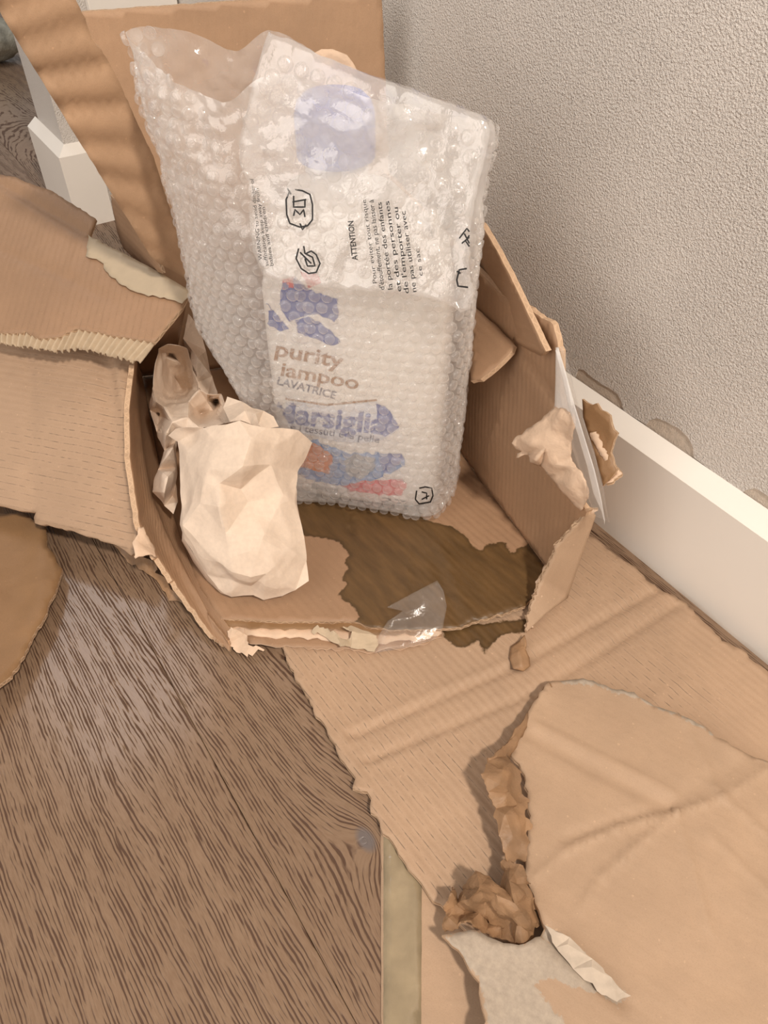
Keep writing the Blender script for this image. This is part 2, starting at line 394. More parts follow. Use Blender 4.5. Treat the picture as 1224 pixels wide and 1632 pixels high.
def resample(A, n):
    L = [0]
    for i in range(1, len(A)): L.append(L[-1] + (A[i] - A[i - 1]).length)
    out = []; j = 0
    for k in range(n + 1):
        t = L[-1] * k / n
        while j < len(A) - 2 and L[j + 1] < t: j += 1
        d = L[j + 1] - L[j]; out.append(A[j].lerp(A[j + 1], (t - L[j]) / d if d > 0 else 0))
    return out, L[-1]
def even(A, n):
    """each control point keeps its place, so two rails with matching points stay matched"""
    m = len(A) - 1; out = []
    for k in range(n + 1):
        t = m * k / n; j = min(m - 1, int(t)); out.append(A[j].lerp(A[j + 1], t - j))
    return out
def ribbon(name, A, B, mats, parent=None, nu=60, nv=10, thick=.004, disp=None, tearA=0, tearB=0, smooth=True, matched=False):
    """board between two rails A and B"""
    SEED[0] += 1; seed = SEED[0]
    LA = sum((A[i + 1] - A[i]).length for i in range(len(A) - 1))
    a = even(A, nu) if matched else resample(A, nu)[0]; b = even(B, nu) if matched else resample(B, nu)[0]
    V = []; UV = []
    for i in range(nu + 1):
        d = (b[i] - a[i]); W = d.length; dn = d.normalized() if W > 0 else Vector((0, 0, 0))
        ja = tearA * (noise.noise(Vector((i * LA / nu * 150, seed, 0))) + .6 * random.uniform(-1, 1)); jb = tearB * (1.2 * noise.noise(Vector((i * LA / nu * 130, seed, 5))) + .6 * random.uniform(-1, 1))
        for j in range(nv + 1):
            t = j / nv; p = a[i] + dn * (ja * (1 - t) ** 2) + d * t + dn * (jb * t * t); V.append(p); UV.append((i * LA / nu, t * W))
    idx = lambda i, j: i * (nv + 1) + j
    nr = []
    for i in range(nu + 1):
        for j in range(nv + 1):
            du = V[idx(min(nu, i + 1), j)] - V[idx(max(0, i - 1), j)]; dv = V[idx(i, min(nv, j + 1))] - V[idx(i, max(0, j - 1))]
            n = du.cross(dv)
            n = n.normalized() if n.length > 1e-12 else Vector((0, 0, 1))
            if n.dot(CAM - V[idx(i, j)]) < 0: n.negate()
            nr.append(n)
    flip = None
    top = [V[k] + nr[k] * ((disp(UV[k][0], UV[k][1], k // (nv + 1) / nu, k % (nv + 1) / nv) if disp else 0) + .0005 * noise.noise(V[k] * 22 + Vector((seed, 0, 0)))) for k in range(len(V))]
    faces = []; uvs = []; mi = []; sm = []; N = len(V)
    for i in range(nu):
        for j in range(nv):
            f = [idx(i, j), idx(i + 1, j), idx(i + 1, j + 1), idx(i, j + 1)]
            if flip is None:
                nn = (V[f[1]] - V[f[0]]).cross(V[f[3]] - V[f[0]]); flip = nn.dot(nr[f[0]]) < 0
            if flip: f.reverse()
            faces.append(f); uvs.append([UV[k] for k in f]); mi.append(0); sm.append(smooth)
    allv = list(top)
    if thick:
        allv += [top[k] - nr[k] * thick for k in range(N)]
        for f in list(faces):
            faces.append([k + N for k in reversed(f)]); uvs.append([UV[k] for k in reversed(f)]); mi.append(1); sm.append(smooth)
        E = set()
        for f in faces[:nu * nv]:
            for i in range(4): E.add((f[i], f[(i + 1) % 4]))
        for (p, q) in E:
            if (q, p) not in E:
                faces.append([q, p, p + N, q + N]); mi.append(2); sm.append(False)
                uvs.append([(UV[q][0] + UV[q][1] * .2, 1), (UV[p][0] + UV[p][1] * .2, 1), (UV[p][0] + UV[p][1] * .2, 0), (UV[q][0] + UV[q][1] * .2, 0)])
    if not isinstance(mats, (list, tuple)): mats = [mats, mats, M['edge']]
    at = {'stain': [-.05] * len(allv), 'peel': [-.05] * len(allv)}
    return link(name, allv, faces, list(mats), parent, uvs, mi, sm, at)

def facets(name, pts, outline, mat, parent=None, thick=.0003, sub=2, rough=.0006, rsc=60, smooth=False, tear=0, relax=0):
    """creased paper: points (Vector) seen at photo pixels, joined into flat facets, then finely crumpled"""
    SEED[0] += 1; seed = SEED[0]
    P = [Vector(px(p)) for p in pts]
    v2, e2, f2, ov, _, _ = geometry.delaunay_2d_cdt(P, [], [list(range(outline))], 1, 1e-4)
    pos = []
    for i, v in enumerate(v2):
        if ov[i]: pos.append(pts[ov[i][0]].copy())
        else:
            best = min(range(len(P)), key=lambda k: (P[k] - v).length); pos.append(pts[best].copy())
    bm = bmesh.new(); bv = [bm.verts.new(p) for p in pos]
    for f in f2:
        try: bm.faces.new([bv[i] for i in f])
        except ValueError: pass
    bmesh.ops.recalc_face_normals(bm, faces=bm.faces)
    if sum((f.normal.dot(CAM - f.calc_center_median())) * f.calc_area() for f in bm.faces) < 0:
        bmesh.ops.reverse_faces(bm, faces=bm.faces)
    for k in range(sub): bmesh.ops.subdivide_edges(bm, edges=bm.edges, cuts=1, use_grid_fill=True)
    bmesh.ops.triangulate(bm, faces=bm.faces)
    for k in range(relax): bmesh.ops.smooth_vert(bm, verts=[v for v in bm.verts if not v.is_boundary], factor=.5, use_axis_x=True, use_axis_y=True, use_axis_z=True)
    bm.normal_update()
    for v in bm.verts:
        c = v.co
        r = abs(noise.noise(c * rsc + Vector((seed, 0, 0)))) * -1 + .3 + .4 * noise.noise(c * rsc * 2.7)
        v.co = c + v.normal * rough * r
        if tear and v.is_boundary:
            d = Vector((noise.noise(c * 260 + Vector((seed, 3, 0))), noise.noise(c * 260 + Vector((seed, 8, 5))), noise.noise(c * 260 + Vector((2, seed, 0)))))
            v.co += (d - v.normal * d.dot(v.normal)) * tear * 2
    bm.verts.ensure_lookup_table()
    V = [v.co.copy() for v in bm.verts]; Nn = [v.normal.copy() for v in bm.verts]; N = len(V)
    faces = [[v.index for v in f.verts] for f in bm.faces]; E = set()
    for f in faces:
        for i in range(len(f)): E.add((f[i], f[(i + 1) % len(f)]))
    bm.free()
    if thick:
        V += [V[i] - Nn[i] * thick for i in range(N)]
        top = list(faces)
        faces += [[i + N for i in reversed(f)] for f in top]
        faces += [[b, a, a + N, b + N] for (a, b) in E if (b, a) not in E]
    uvs = [[(V[i].x, V[i].y + V[i].z) for i in f] for f in faces]
    return link(name, V, faces, mat, parent, uvs, None, smooth if smooth == 'angle' else [smooth] * len(faces), {'stain': [-.05] * len(V), 'peel': [-.05] * len(V)})

def box(name, o, ax, ay, az, mat, parent=None, bev=0):
    bm = bmesh.new(); vs = [bm.verts.new(o + ax * i + ay * j + az * k) for i in (0, 1) for j in (0, 1) for k in (0, 1)]
    for f in ((0, 1, 3, 2), (4, 6, 7, 5), (0, 4, 5, 1), (2, 3, 7, 6), (0, 2, 6, 4), (1, 5, 7, 3)): bm.faces.new([vs[i] for i in f])
    bmesh.ops.recalc_face_normals(bm, faces=bm.faces)
    if bev: bmesh.ops.bevel(bm, geom=list(bm.edges), offset=bev, segments=2, affect='EDGES')
    me = bpy.data.meshes.new(name); bm.to_mesh(me); bm.free(); me.materials.append(mat)
    ob = bpy.data.objects.new(name, me); col.objects.link(ob)
    if parent is not None: ob.parent = parent; ob.matrix_parent_inverse = parent.matrix_world.inverted()
    return ob
def prism(name, prof, start, along, side, L, mat, mitre=(0, 0)):
    """profile (out, up) swept along a line; mitre shifts the ends by out * value"""
    V = []; up = Vector((0, 0, 1)); n = len(prof)
    for (e, m) in ((0, mitre[0]), (L, mitre[1])):
        for (o, u) in prof: V.append(start + along * (e + o * m) + side * o + up * u)
    f = [[i, (i + 1) % n, (i + 1) % n + n, i + n] for i in range(n)] + [list(range(n))[::-1], list(range(n, 2 * n))]
    bm = bmesh.new(); bv = [bm.verts.new(v) for v in V]
    for q in f: bm.faces.new([bv[i] for i in q])
    bmesh.ops.recalc_face_normals(bm, faces=bm.faces)
    me = bpy.data.meshes.new(name); bm.to_mesh(me); bm.free(); me.materials.append(mat)
    o = bpy.data.objects.new(name, me); col.objects.link(o); return o

# ---------------------------------------------------------------- the room
UP = Vector((0, 0, 1))
WD = Vector((.5538, -.8327, 0)); WN = Vector((.8327, .5538, 0))           # along the wall towards the camera; into the wall
W0 = Z(957, 840, 0)                                                        # foot of the baseboard face
floor = box('floor', W0 - WD * 2.4 - WN * 1.6 - UP * .03, WD * 4.2, WN * 1.75, UP * .018, M['dark_gap']); tag(floor, kind='structure')
PLW = .19
def plank(j, s0, s1, heart, hu, seed):
    gap = .00015
    o = W0 + WN * (-.01 - PLW * (j + 1) + .19) ; a = gap; w = PLW - gap * 2; b = .0005
    prof = [(a, -.012), (a, -b), (a + b, 0), (a + w - b, 0), (a + w, -b), (a + w, -.012)]
    V = []; n = len(prof)
    for e in (s0 + gap, s1 - gap):
        for (x, z) in prof: V.append(o + WD * e + WN * x + UP * z)
    faces = [[i, (i + 1) % n, (i + 1) % n + n, i + n] for i in range(n)] + [list(range(n))[::-1], list(range(n, 2 * n))]
    uvs = [[((V[i] - W0).dot(WD) - hu, (V[i] - o).dot(WN)) for i in f] for f in faces]
    bm = bmesh.new(); bm.free()
    p = link('plank', V, faces, M['wood'], floor, uvs)
    bmf = bmesh.new(); bmf.from_mesh(p.data); bmesh.ops.recalc_face_normals(bmf, faces=bmf.faces); bmf.to_mesh(p.data); bmf.free()
    p['seed'] = float(seed); p['heart'] = float(heart)
    kp = Z(583, 1338, 0); p['knot_u'] = float((kp - W0).dot(WD) - hu) if j == 2 else 50.0; p['knot_v'] = float((kp - o).dot(WN))
# joint lines lie parallel to the wall; the one in view is .39 m from it
for j, (cuts, hearts) in enumerate([([-2.4, -.9, .35, 1.8], (.02, .15, .1)), ([-2.4, -1.2, 1.8], (.05, .12)), ([-2.4, -1.6, -.75, 1.8], (.1, .05, .085)),
                                    ([-2.4, -.95, 1.8], (.1, .235)), ([-2.4, -.3, 1.8], (.0, .08)), ([-2.4, .1, 1.8], (.1, .0)), ([-2.4, -1, 1.8], (.1, .1)), ([-2.4, -.5, 1.8], (.0, .1))]):
    for k in range(len(cuts) - 1):
        plank(j, cuts[k], cuts[k + 1], hearts[k], {2: .33, 3: .1}.get(j, .7), j * 3.7 + k * 1.3)

# right wall: bare plaster behind, paint skin with torn-off patches in front of it
DW = .015                                                                   # baseboard depth
wallp = W0 + WN * DW
wall = box('wall_right', wallp + WN * .0009 - WD * 1.35, WD * 2.9, WN * .1, UP * 1.9, M['plaster']); tag(wall, kind='structure')
plw = Pl(wallp, wallp + WD, wallp + UP)
a0 = wallp - WD * 1.35; a1 = wallp + WD * 1.5
ledge = lambda x: None
out = [a0 + UP * 1.9, a0 + UP * .1,
       (916, 602, 0), (921, 588, .0006), (931, 590, .0006), (942, 601, .0008), (958, 612, .0006), (972, 620, .0008), (984, 628, .0006), (990, 640, .0006), (992, 647, 0), (994, 655, 0),
       (1030, 677, 0), (1034, 670, .0004), (1046, 667, .0004), (1062, 672, .0006), (1081, 682, .0006), (1096, 697, .0006), (1104, 712, .0006), (1105, 722, .0004), (1106, 729, 0),
       (1180, 786, 0), (1190, 781, .0008), (1204, 778, .001), (1216, 785, .001), (1232, 800, .001), (1250, 822, 0), a1 + UP * .1, a1 + UP * 1.9]
paint = sheet('paint_layer', out, plw, [M['wall']] * 3, wall, thick=.0009, res=.05, tear=0, step=.004, wav=0, smooth=False)
PROF = [(0, 0), (0, .1015), (.0008, .1022), (DW, .113), (DW, 0)]           # out is measured into the wall here
bb = prism('baseboard_right', PROF, W0 - WD * 1.20, WD, WN, 2.7, M['baseboard']); tag(bb, kind='structure')

# wall end / pillar beyond the box
PC = Z(126, 365, 0)
pin = PC + WN * DW - WD * DW
pil = box('wall_back', pin, -WD * (.158 - 2 * DW), WN * .34, UP * 1.9, M['wall'], bev=.002); tag(pil, kind='structure')
b1 = prism('baseboard_back', PROF, PC - WD * .158, WD, WN, .158, M['baseboard'], (0, -1)); tag(b1, kind='structure')
b2 = prism('baseboard_end', PROF, PC, WN, -WD, .055, M['baseboard'], (1, 0)); tag(b2, kind='structure')
tr = box('trim_1', pin + WN * .075 + WD * .0002, WD * .012, WN * .12, UP * 1.9, M['baseboard'], bev=.001); tag(tr, kind='structure')
# ---------------------------------------------------------------- cardboard under and around the box
FL1 = (700, 1010); FL2 = (860, 1150)      # flute direction as seen on the sheet
pz = lambda z: Pl(Z(600, 1000, z), Z(900, 1000, z), Z(600, 1300, z))
s1 = sheet('cardboard_sheet', [(440, 1010), (452, 1040), (468, 1075), (484, 1100), (500, 1132), (520, 1160), (535, 1185), (548, 1215), (566, 1240), (562, 1256), (585, 1262), (590, 1285), (606, 1318),
      (632, 1352), (650, 1385), (672, 1408), (690, 1436), (712, 1452, 0), (760, 1500, 0), (900, 1700, 0), (1330, 1700, 0), (1330, 1160), (1224, 1072), (1210, 1062), (1182, 1036), (1150, 1022), (1132, 1000), (1088, 958), (1060, 944), (1035, 930), (1012, 905), (985, 888),
      (952, 862), (915, 840, 0), (840, 760, 0), (560, 830, 0)], pz(.0064), M['card'], thick=.0042, res=.0036, tear=.0016, flute=((700, 1010), (780, 1090)),
      creases=[(560, 1172, 820, 1062, -.0028, .003), (820, 1062, 1042, 942, -.0028, .003), (566, 1160, 830, 1048, .0012, .0035), (585, 1212, 850, 1105, -.0026, .003), (850, 1105, 1080, 962, -.0026, .003), (592, 1220, 880, 1100, .001, .003), (985, 1150, 1090, 1085, .0008, .004)],
      wav=.0008, wsc=11, curl=.0014,
      stain=[[(700, 1000), (840, 985), (850, 1005), (800, 1012), (770, 1045), (765, 1020), (740, 1035), (718, 1028)],
             ])
tag(s1, 'large flat tan cardboard sheet with crease lines lying along the baseboard', 'cardboard')

strip = sheet('cardboard_strip', [(607, 1312, .0003), (607, 1500, .0003), (606, 1720, 0), (980, 1720, 0), (960, 1440, 0), (760, 1340, 0), (640, 1270, 0)], pz(.0010), [M['card_pink'], M['card'], M['edge']], thick=.0010, tear=.0003, wav=0)
tag(strip, 'narrow pale cardboard strip with brown tape under the sheet at bottom', 'cardboard')
bt = sheet('packing_tape', [(611, 1322), (611, 1700), (671, 1700), (672, 1432), (672, 1340)], pz(.00116), M['brown_tape'], strip, thick=.00015, tear=.0002, wav=0, wsc=60, res=.006)
bt['label'] = 'shiny brown tape'

# upper torn sheet, bottom right
def s2h(s, t): return 0
A = Z(880, 1086, .0155); B = Z(760, 1560, .022); C = Z(1224, 1215, .0155)
pl2 = Pl(A, C, B)
s2 = sheet('cardboard_flap', [(880, 1086, .0009), (912, 1082), (945, 1086), (965, 1092), (1000, 1104), (1052, 1128), (1120, 1156), (1165, 1190), (1224, 1212, .001), (1330, 1262, 0), (1330, 1715, 0), (760, 1715, 0), (768, 1640), (768, 1600), (764, 1565), (748, 1545), (738, 1525), (720, 1508), (704, 1492, .001),
      (730, 1487), (765, 1486), (790, 1500), (826, 1508), (862, 1492), (868, 1478), (852, 1440), (836, 1395), (838, 1350), (846, 1300), (842, 1270), (836, 1235), (815, 1205), (826, 1168), (848, 1125)],
      pl2, [M['card_pink'], M['card'], M['edge']], thick=.0035, res=.0030, tear=.0016, wav=.0022, wsc=9, curl=.002, curlw=.008, flute=((900, 1100), (1200, 1250)),
      creases=[(830, 1165, 1060, 1285, -.0020, .005), (850, 1155, 1075, 1265, .0014, .003), (1060, 1285, 1224, 1190, -.001, .005), (1078, 1296, 960, 1395, .0020, .0020), (960, 1395, 925, 1450, .0014, .0020), (1078, 1296, 985, 1318, .0020, .0020), (985, 1318, 900, 1357, .0020, .0022), (900, 1357, 850, 1400, .0012, .0022),
               (1078, 1296, 1150, 1272, .0020, .002), (1150, 1272, 1224, 1225, .0018, .0022), (1078, 1300, 1130, 1480, .0014, .003), (1040, 1290, 900, 1335, -.0014, .003), (1130, 1250, 1224, 1330, .0014, .0022), (862, 1482, 992, 1592, -.0035, .004), (905, 1500, 1000, 1590, .0016, .003), (1130, 1330, 1224, 1420, .0010, .003), (1090, 1150, 1150, 1270, .0010, .0025)],
      peel=[[(704, 1488), (765, 1484), (826, 1504), (862, 1490), (905, 1520), (940, 1552), (968, 1580), (935, 1582), (880, 1560), (850, 1570), (900, 1632), (780, 1650), (765, 1565)], [(864, 1478), (900, 1488), (965, 1550), (1000, 1590), (985, 1604), (950, 1580), (868, 1500)],
            [(880, 1080), (945, 1078), (1000, 1098), (1060, 1128), (1130, 1160), (1224, 1208), (1224, 1213), (1110, 1159), (1040, 1127), (960, 1095), (900, 1090)]])
tag(s2, 'torn pale cardboard flap with creases on the big sheet, bottom right', 'cardboard')
slit = facets('torn_slit', [onto(x, y, pl2.o, pl2.n) + pl2.n * d for x, y, d in [(866, 1478, .004), (905, 1500, .0045), (942, 1532, .004), (972, 1562, .004), (1001, 1590, .003), (982, 1600, .003), (952, 1580, .002), (912, 1545, .001), (885, 1512, .002), (902, 1510, .005), (940, 1546, .005)]], 9, M['fibre'], s2, rough=.001, tear=.0008, thick=.0008)
lips = [(822, 1168, .022), (800, 1192, .03), (776, 1212, .036), (769, 1236, .038), (778, 1262, .036), (790, 1290, .033), (796, 1330, .03), (805, 1368, .027), (822, 1378, .025), (822, 1372, .025), (838, 1370, .023), (843, 1345, .022), (838, 1330, .022), (848, 1320, .021), (836, 1300, .024), (845, 1272, .022), (834, 1262, .023), (828, 1235, .024), (816, 1212, .024), (808, 1204, .024), (822, 1186, .022)]
inner = [(800, 1228, .04), (812, 1262, .034), (820, 1300, .031), (818, 1335, .029), (804, 1300, .036), (795, 1250, .041), (826, 1282, .026)]
facets('curled_edge', [Z(*p) for p in lips + inner], len(lips), M['wet'], s2, rough=.004, rsc=42, sub=3, smooth='angle', tear=.0012, thick=.0012)['label'] = 'wet dark brown curled torn edge'
cl = [(850, 1120, .016), (838, 1140, .02), (818, 1172, .024), (800, 1196, .026), (812, 1208, .018), (826, 1190, .018), (834, 1166, .018), (848, 1150, .016), (862, 1120, .016), (880, 1095, .016), (872, 1088, .016)]
facets('curled_edge', [Z(*p) for p in cl], len(cl), M['wet'], s2, rough=.0015, sub=2, smooth=True, tear=.001, thick=.001)
m1 = [(706, 1488, .012), (708, 1455, .02), (718, 1425, .03), (722, 1412, .012), (728, 1440, .02), (742, 1420, .018), (742, 1405, .026), (760, 1392, .034), (778, 1398, .03), (800, 1415, .024), (800, 1375, .024), (812, 1372, .028), (828, 1378, .03), (836, 1396, .028), (846, 1408, .026), (836, 1412, .024), (848, 1432, .024), (862, 1442, .022), (856, 1450, .022), (866, 1472, .018), (852, 1490, .02), (835, 1508, .02), (818, 1506, .02), (800, 1496, .014), (772, 1486, .016), (758, 1482, .02), (745, 1472, .028), (730, 1476, .024)]
m1i = [(750, 1430, .038), (775, 1442, .026), (800, 1452, .036), (820, 1440, .042), (790, 1425, .044), (765, 1415, .044), (765, 1455, .018), (800, 1478, .012), (826, 1470, .03), (842, 1470, .032), (740, 1452, .018), (715, 1462, .022), (780, 1470, .012), (836, 1425, .034), (812, 1405, .038)]
facets('wet_torn_layers', [Z(x, y, z - .002) for x, y, z in m1 + m1i], len(m1), M['wet'], s2, rough=.005, rsc=50, sub=3, smooth='angle', tear=.0014, thick=.0012)['label'] = 'soaked crumpled brown torn layers'

# dark piece at the far left
dk = Pl(Z(0, 860, .014), Z(100, 900, .010), Z(0, 1080, .018))
s5 = sheet('cardboard_scrap', [(-120, 820, 0), (8, 822), (40, 820, .0006), (74, 842, .0006), (76, 872, .001), (84, 884), (100, 908, .0005), (88, 948), (72, 985), (52, 1015), (30, 1058), (12, 1082), (0, 1092), (-120, 1200, 0)], dk, [M['card_dark'], M['card_dark'], M['edge']],
           thick=.004, tear=.0012, wav=.003, wsc=14, curl=.002, creases=[(70, 850, 60, 1000, .003, .012)])
tag(s5, 'dark brown cardboard scrap on the floor at the left edge', 'cardboard')

# ---------------------------------------------------------------- the box
BX = empty('cardboard_box', Z(600, 900, 0.006), 'torn open tan cardboard box with raised flaps, standing on the floor beside the wall', 'box')
BF = Z(870, 905, .014); BR = Z(740, 730, .014); RD = (BR - BF).normalized()       # right foot line
BKR = BF + RD * .36
BKL = Z(350, 985, .014) + RD * .36
PERP = Vector((-RD.y, RD.x, 0))                                                   # towards the left
botp = pz(.0130)
sheet('bottom_panel', [(352, 986, .0006), (318, 936, 0), (290, 868, 0), (262, 780, 0), BKL, BKR, (740, 730, 0), (870, 905, .0008), (866, 935, .0012), (838, 966), (800, 980), (760, 990), (735, 1000), (706, 1002), (700, 1003), (640, 1004), (590, 1000), (566, 991, .0006), (450, 991, .0006)],
      botp, [M['card_in'], M['card'], M['edge']], BX, thick=.0032, tear=.0014, wav=.0005, flute=((700, 990), (560, 850)), curl=.001,
      creases=[(552, 812, 563, 852, -.0035, .0016), (612, 870, 590, 960, .0012, .003), (650, 850, 640, 985, .0012, .003), (700, 870, 745, 985, .0014, .0028), (690, 880, 730, 990, -.0012, .003), (640, 900, 610, 985, -.001, .003), (650, 830, 720, 900, .0014, .004)],
      stain=[[(400, 775), (560, 700), (700, 780), (672, 822), (690, 832), (715, 838), (737, 848), (750, 868), (768, 877), (776, 868), (795, 865), (806, 864), (816, 882), (832, 870), (848, 866), (868, 902), (880, 960), (700, 1015), (590, 1015), (560, 990), (574, 984), (560, 966), (536, 948), (553, 932), (541, 926), (557, 905), (546, 896), (557, 884), (545, 868), (520, 858), (485, 853)]])
M_side = [M['card_in'], M['card'], M['ragged']]
# layers showing along the torn front edge
for z, t0, mt in ((.0106, 0, 'card_dark'), (.0096, 1, 'torn'), (.0086, 2, 'card_in')):
    dy = t0 * 11
    sheet('torn_layer', [(354, 985, 0), (560, 985, 0), (700, 995, 0), (704, 1004 + dy * .5), (660, 1014 + dy * .8), (600, 1012 + dy * 1.2), (520, 1007 + dy * 1.25), (440, 1003 + dy * 1.25), (392, 1002 + dy), (364, 1000 + dy * .8)],
          pz(z), [M[mt], M['torn'], M['torn']], BX, thick=.0008, tear=.002, wav=.0004, wsc=40, curl=.0016, curlw=.006)
fp = [(500, 998, .016), (520, 1000, .018), (535, 1012, .017), (556, 1020, .014), (562, 1008, .018), (545, 998, .02), (560, 1000, .016), (598, 1010, .016), (600, 1022, .014), (596, 1038, .012), (560, 1034, .012), (545, 1030, .016), (520, 1018, .012), (500, 1008, .012)]
facets('torn_fibres', [Z(*p) for p in fp], len(fp), M['peel'], BX, rough=.002, sub=2, tear=.0018, thick=.0008)
fq = [(360, 1004, .014), (372, 998, .018), (388, 1000, .02), (392, 1012, .012), (398, 1030, .01), (420, 1030, .008), (410, 1038, .007), (388, 1045, .006), (374, 1038, .006), (364, 1024, .008)]
facets('torn_fibres', [Z(*p) for p in fq], len(fq), M['torn'], BX, rough=.002, sub=2, tear=.002, thick=.0008)

# left wall (short, leaning out) between its foot and torn rim
lb = [Z(368, 1004, .012), Z(350, 985, .014), Z(318, 936, .014), Z(292, 870, .014), Z(270, 800, .014), Z(252, 735, .014), BKL]
lr = [Z(366, 1036, .006), Z(338, 1012, .010), Z(286, 942, .026), Z(246, 882, .048), Z(222, 838, .064), Z(207, 735, .09), Z(206, 650, .11), Z(216, 568, .13)]
lbr = resample(lb, 7)[0]
def lw(u, v, s, t): return .004 * math.exp(-((t - .62) / .1) ** 2) * min(1, (1 - s) * 2)
ribbon('left_wall', lbr, lr, M_side, BX, 110, 22, .0042, lw, 0, .0022, matched=True)
ribbon('left_wall', [BKL, BKL.lerp(BKR, .12)], [Z(216, 568, .13), Z(300, 470, .17)], M_side, BX, 12, 12, .0042, None)
tl = [(222, 842, .068), (214, 862, .064), (212, 876, .062), (216, 890, .058), (240, 884, .056), (250, 888, .05), (246, 874, .052), (234, 852, .062), (228, 838, .066)]
facets('torn_liner', [Z(*p) for p in tl], len(tl), M['torn'], BX, rough=.001, sub=2, tear=.001, thick=.0006, smooth=True)
# scraps under the left rim, lying towards the floor
ts = [(180, 868, .012), (210, 880, .012), (240, 892, .016), (252, 905, .012), (246, 912, .010), (262, 920, .012), (276, 942, .008), (292, 962, .004), (270, 955, .003), (250, 925, .004), (228, 910, .004), (205, 895, .004)]
facets('torn_fibres', [Z(*p) for p in ts], len(ts), M['wet'], BX, rough=.002, sub=2, tear=.0014, thick=.0008)

# right wall: upright panel, torn front edge
RWN = Vector((RD.y, -RD.x, 0))
if RWN.dot(CAM - BF) < 0: RWN.negate()
plr = Pl(BF, BR, BF + UP * .1)
rfront = BF
sheet('right_wall', [BKR + UP * .0, (872, 905, 0), (870, 915, .0006), (878, 890), (905, 852), (938, 814), (918, 796), (900, 772), (884, 738), (880, 712), (890, 690), (894, 650, .0003), (894, 600, .0004), (894, 560), (882, 518), (868, 508), (846, 492, .0005), (800, 470, 0), BKR + UP * .20],
      plr, M_side, BX, thick=.0042, tear=.0016, wav=.0014, flute=((890, 640), (870, 900)),
      creases=[(740, 480, 821, 548, -.0022, .004), (821, 548, 894, 650, -.0022, .004), (823, 560, 775, 740, .0016, .0025)],
      stain=[])
# outer remnant of the front wall, folded outwards over the sheet
of = [Z(840, 1006, .0125), Z(866, 982, .0135), Z(905, 953, .0125), Z(928, 885, .06), Z(950, 822, .10)]
oi = [Z(836, 1002, .013), Z(846, 968, .02), Z(862, 925, .035), Z(890, 868, .07), Z(936, 816, .106)]
ribbon('front_wall_remnant', oi, of, [M['card_pink'], M['card_in'], M['edge']], BX, 40, 8, .0035, None, .0024, .0003, matched=True)
ri = [Y(938, 812, .405), Z(905, 850, .08), Z(878, 888, .05), Z(858, 925, .03), Z(845, 965, .018), Z(836, 1000, .010)]
ro = [p + Vector((.006, -.001, .001)) for p in ri]
ribbon('torn_edge', ri, ro, [M['torn'], M['torn'], M['edge']], BX, 60, 3, .003, lambda u, v, s, t: .002 * noise.noise(Vector((u * 120, v * 90, 3))), .0022, .0022)
sc_ = [(836, 1012, .012), (828, 1020, .010), (814, 1030, .0085), (812, 1050, .0085), (818, 1066, .0085), (834, 1070, .0085), (845, 1062, .0085), (844, 1048, .0085), (838, 1034, .012), (838, 1020, .013), (828, 1040, .015), (830, 1060, .0125)]
facets('torn_scrap', [Z(*p) for p in sc_], 10, M['wet'], BX, rough=.0008, sub=2, smooth=True, thick=.001)['label'] = 'small brown torn tongue on the sheet'

# back wall with its tall raised flap
plb = Pl(BKR, BKL, BKR + UP * .1)
k0 = onto(609, -14, plb.o, plb.n); k1 = onto(118, 22, plb.o, plb.n)
sheet('back_wall', [BKR, k0 if False else BKR.lerp(BKR, 0) + UP * .02, onto(622, 330, plb.o, plb.n), (615, 140, .0003), (608, -14, .0003), (130, 19, .0003), (186, 290, 0), (212, 410, 0), BKL + UP * .03, BKL],
      plb, [M['card_back'], M['card'], M['edge']], BX, thick=.0042, tear=.0003, wav=.0012, wsc=7, flute=((400, 100), (402, 300)))
tab = Pl(Y(520, 90, .60), Y(560, 110, .60), Y(540, 60, .60))
sheet('liner_tab', [(498, 86), (512, 79, .0002), (530, 79, .0002), (553, 88, .0002), (562, 100), (570, 116), (560, 160, 0), (500, 150, 0)], tab, [M['torn'], M['torn'], M['torn']], BX, thick=.0012, tear=.0003, wav=.001, res=.004)

# right flaps
pf1 = Pl(Y(822, 546, .515), Y(868, 565, .462), Y(756, 352, .60))
sheet('right_flap', [(752, 350, .0004), (768, 358, .0004), (792, 398, .0003), (834, 484, .0003), (871, 560, .0003), (862, 567, .0004), (846, 560, 0), (822, 546, 0), (790, 515), (752, 478), (728, 455, 0), (728, 345, 0)], pf1, M_side, BX, thick=.004, tear=.0005, wav=.001)
pf2 = Pl(Y(822, 552, .505), Y(735, 475, .60), Y(765, 604, .50))
sheet('inner_flap', [(750, 484, 0), (760, 492), (790, 518), (819, 549, .0004), (815, 560, .0004), (800, 576), (766, 604, .0006), (750, 607, .0006)], pf2, M_side, BX, thick=.004, tear=.0007, wav=.001)
# outer torn board between the box and the baseboard
po = Pl(Y(940, 650, .455), Y(982, 690, .435), Y(965, 775, .415))
sheet('outer_torn_board', [(928, 636), (945, 646), (952, 643), (960, 654), (974, 662), (978, 676), (986, 690), (979, 712), (974, 722), (984, 748), (976, 760), (968, 770), (962, 775, 0), (948, 720, 0), (930, 665, 0)], po, [M['card_dark'], M['card'], M['edge']], BX, thick=.004, tear=.0014, wav=.002, wsc=30, res=.004, curl=.004, curlw=.008)
ro1 = [Y(940, 690, .44), Y(952, 716, .432), Y(966, 738, .425), Y(980, 756, .42), Y(966, 770, .415)]
ribbon('torn_edge', ro1, [p + Vector((.004, -.001, .002)) for p in ro1], [M['torn'], M['torn'], M['edge']], BX, 36, 2, .003, None, .0015, .0015)

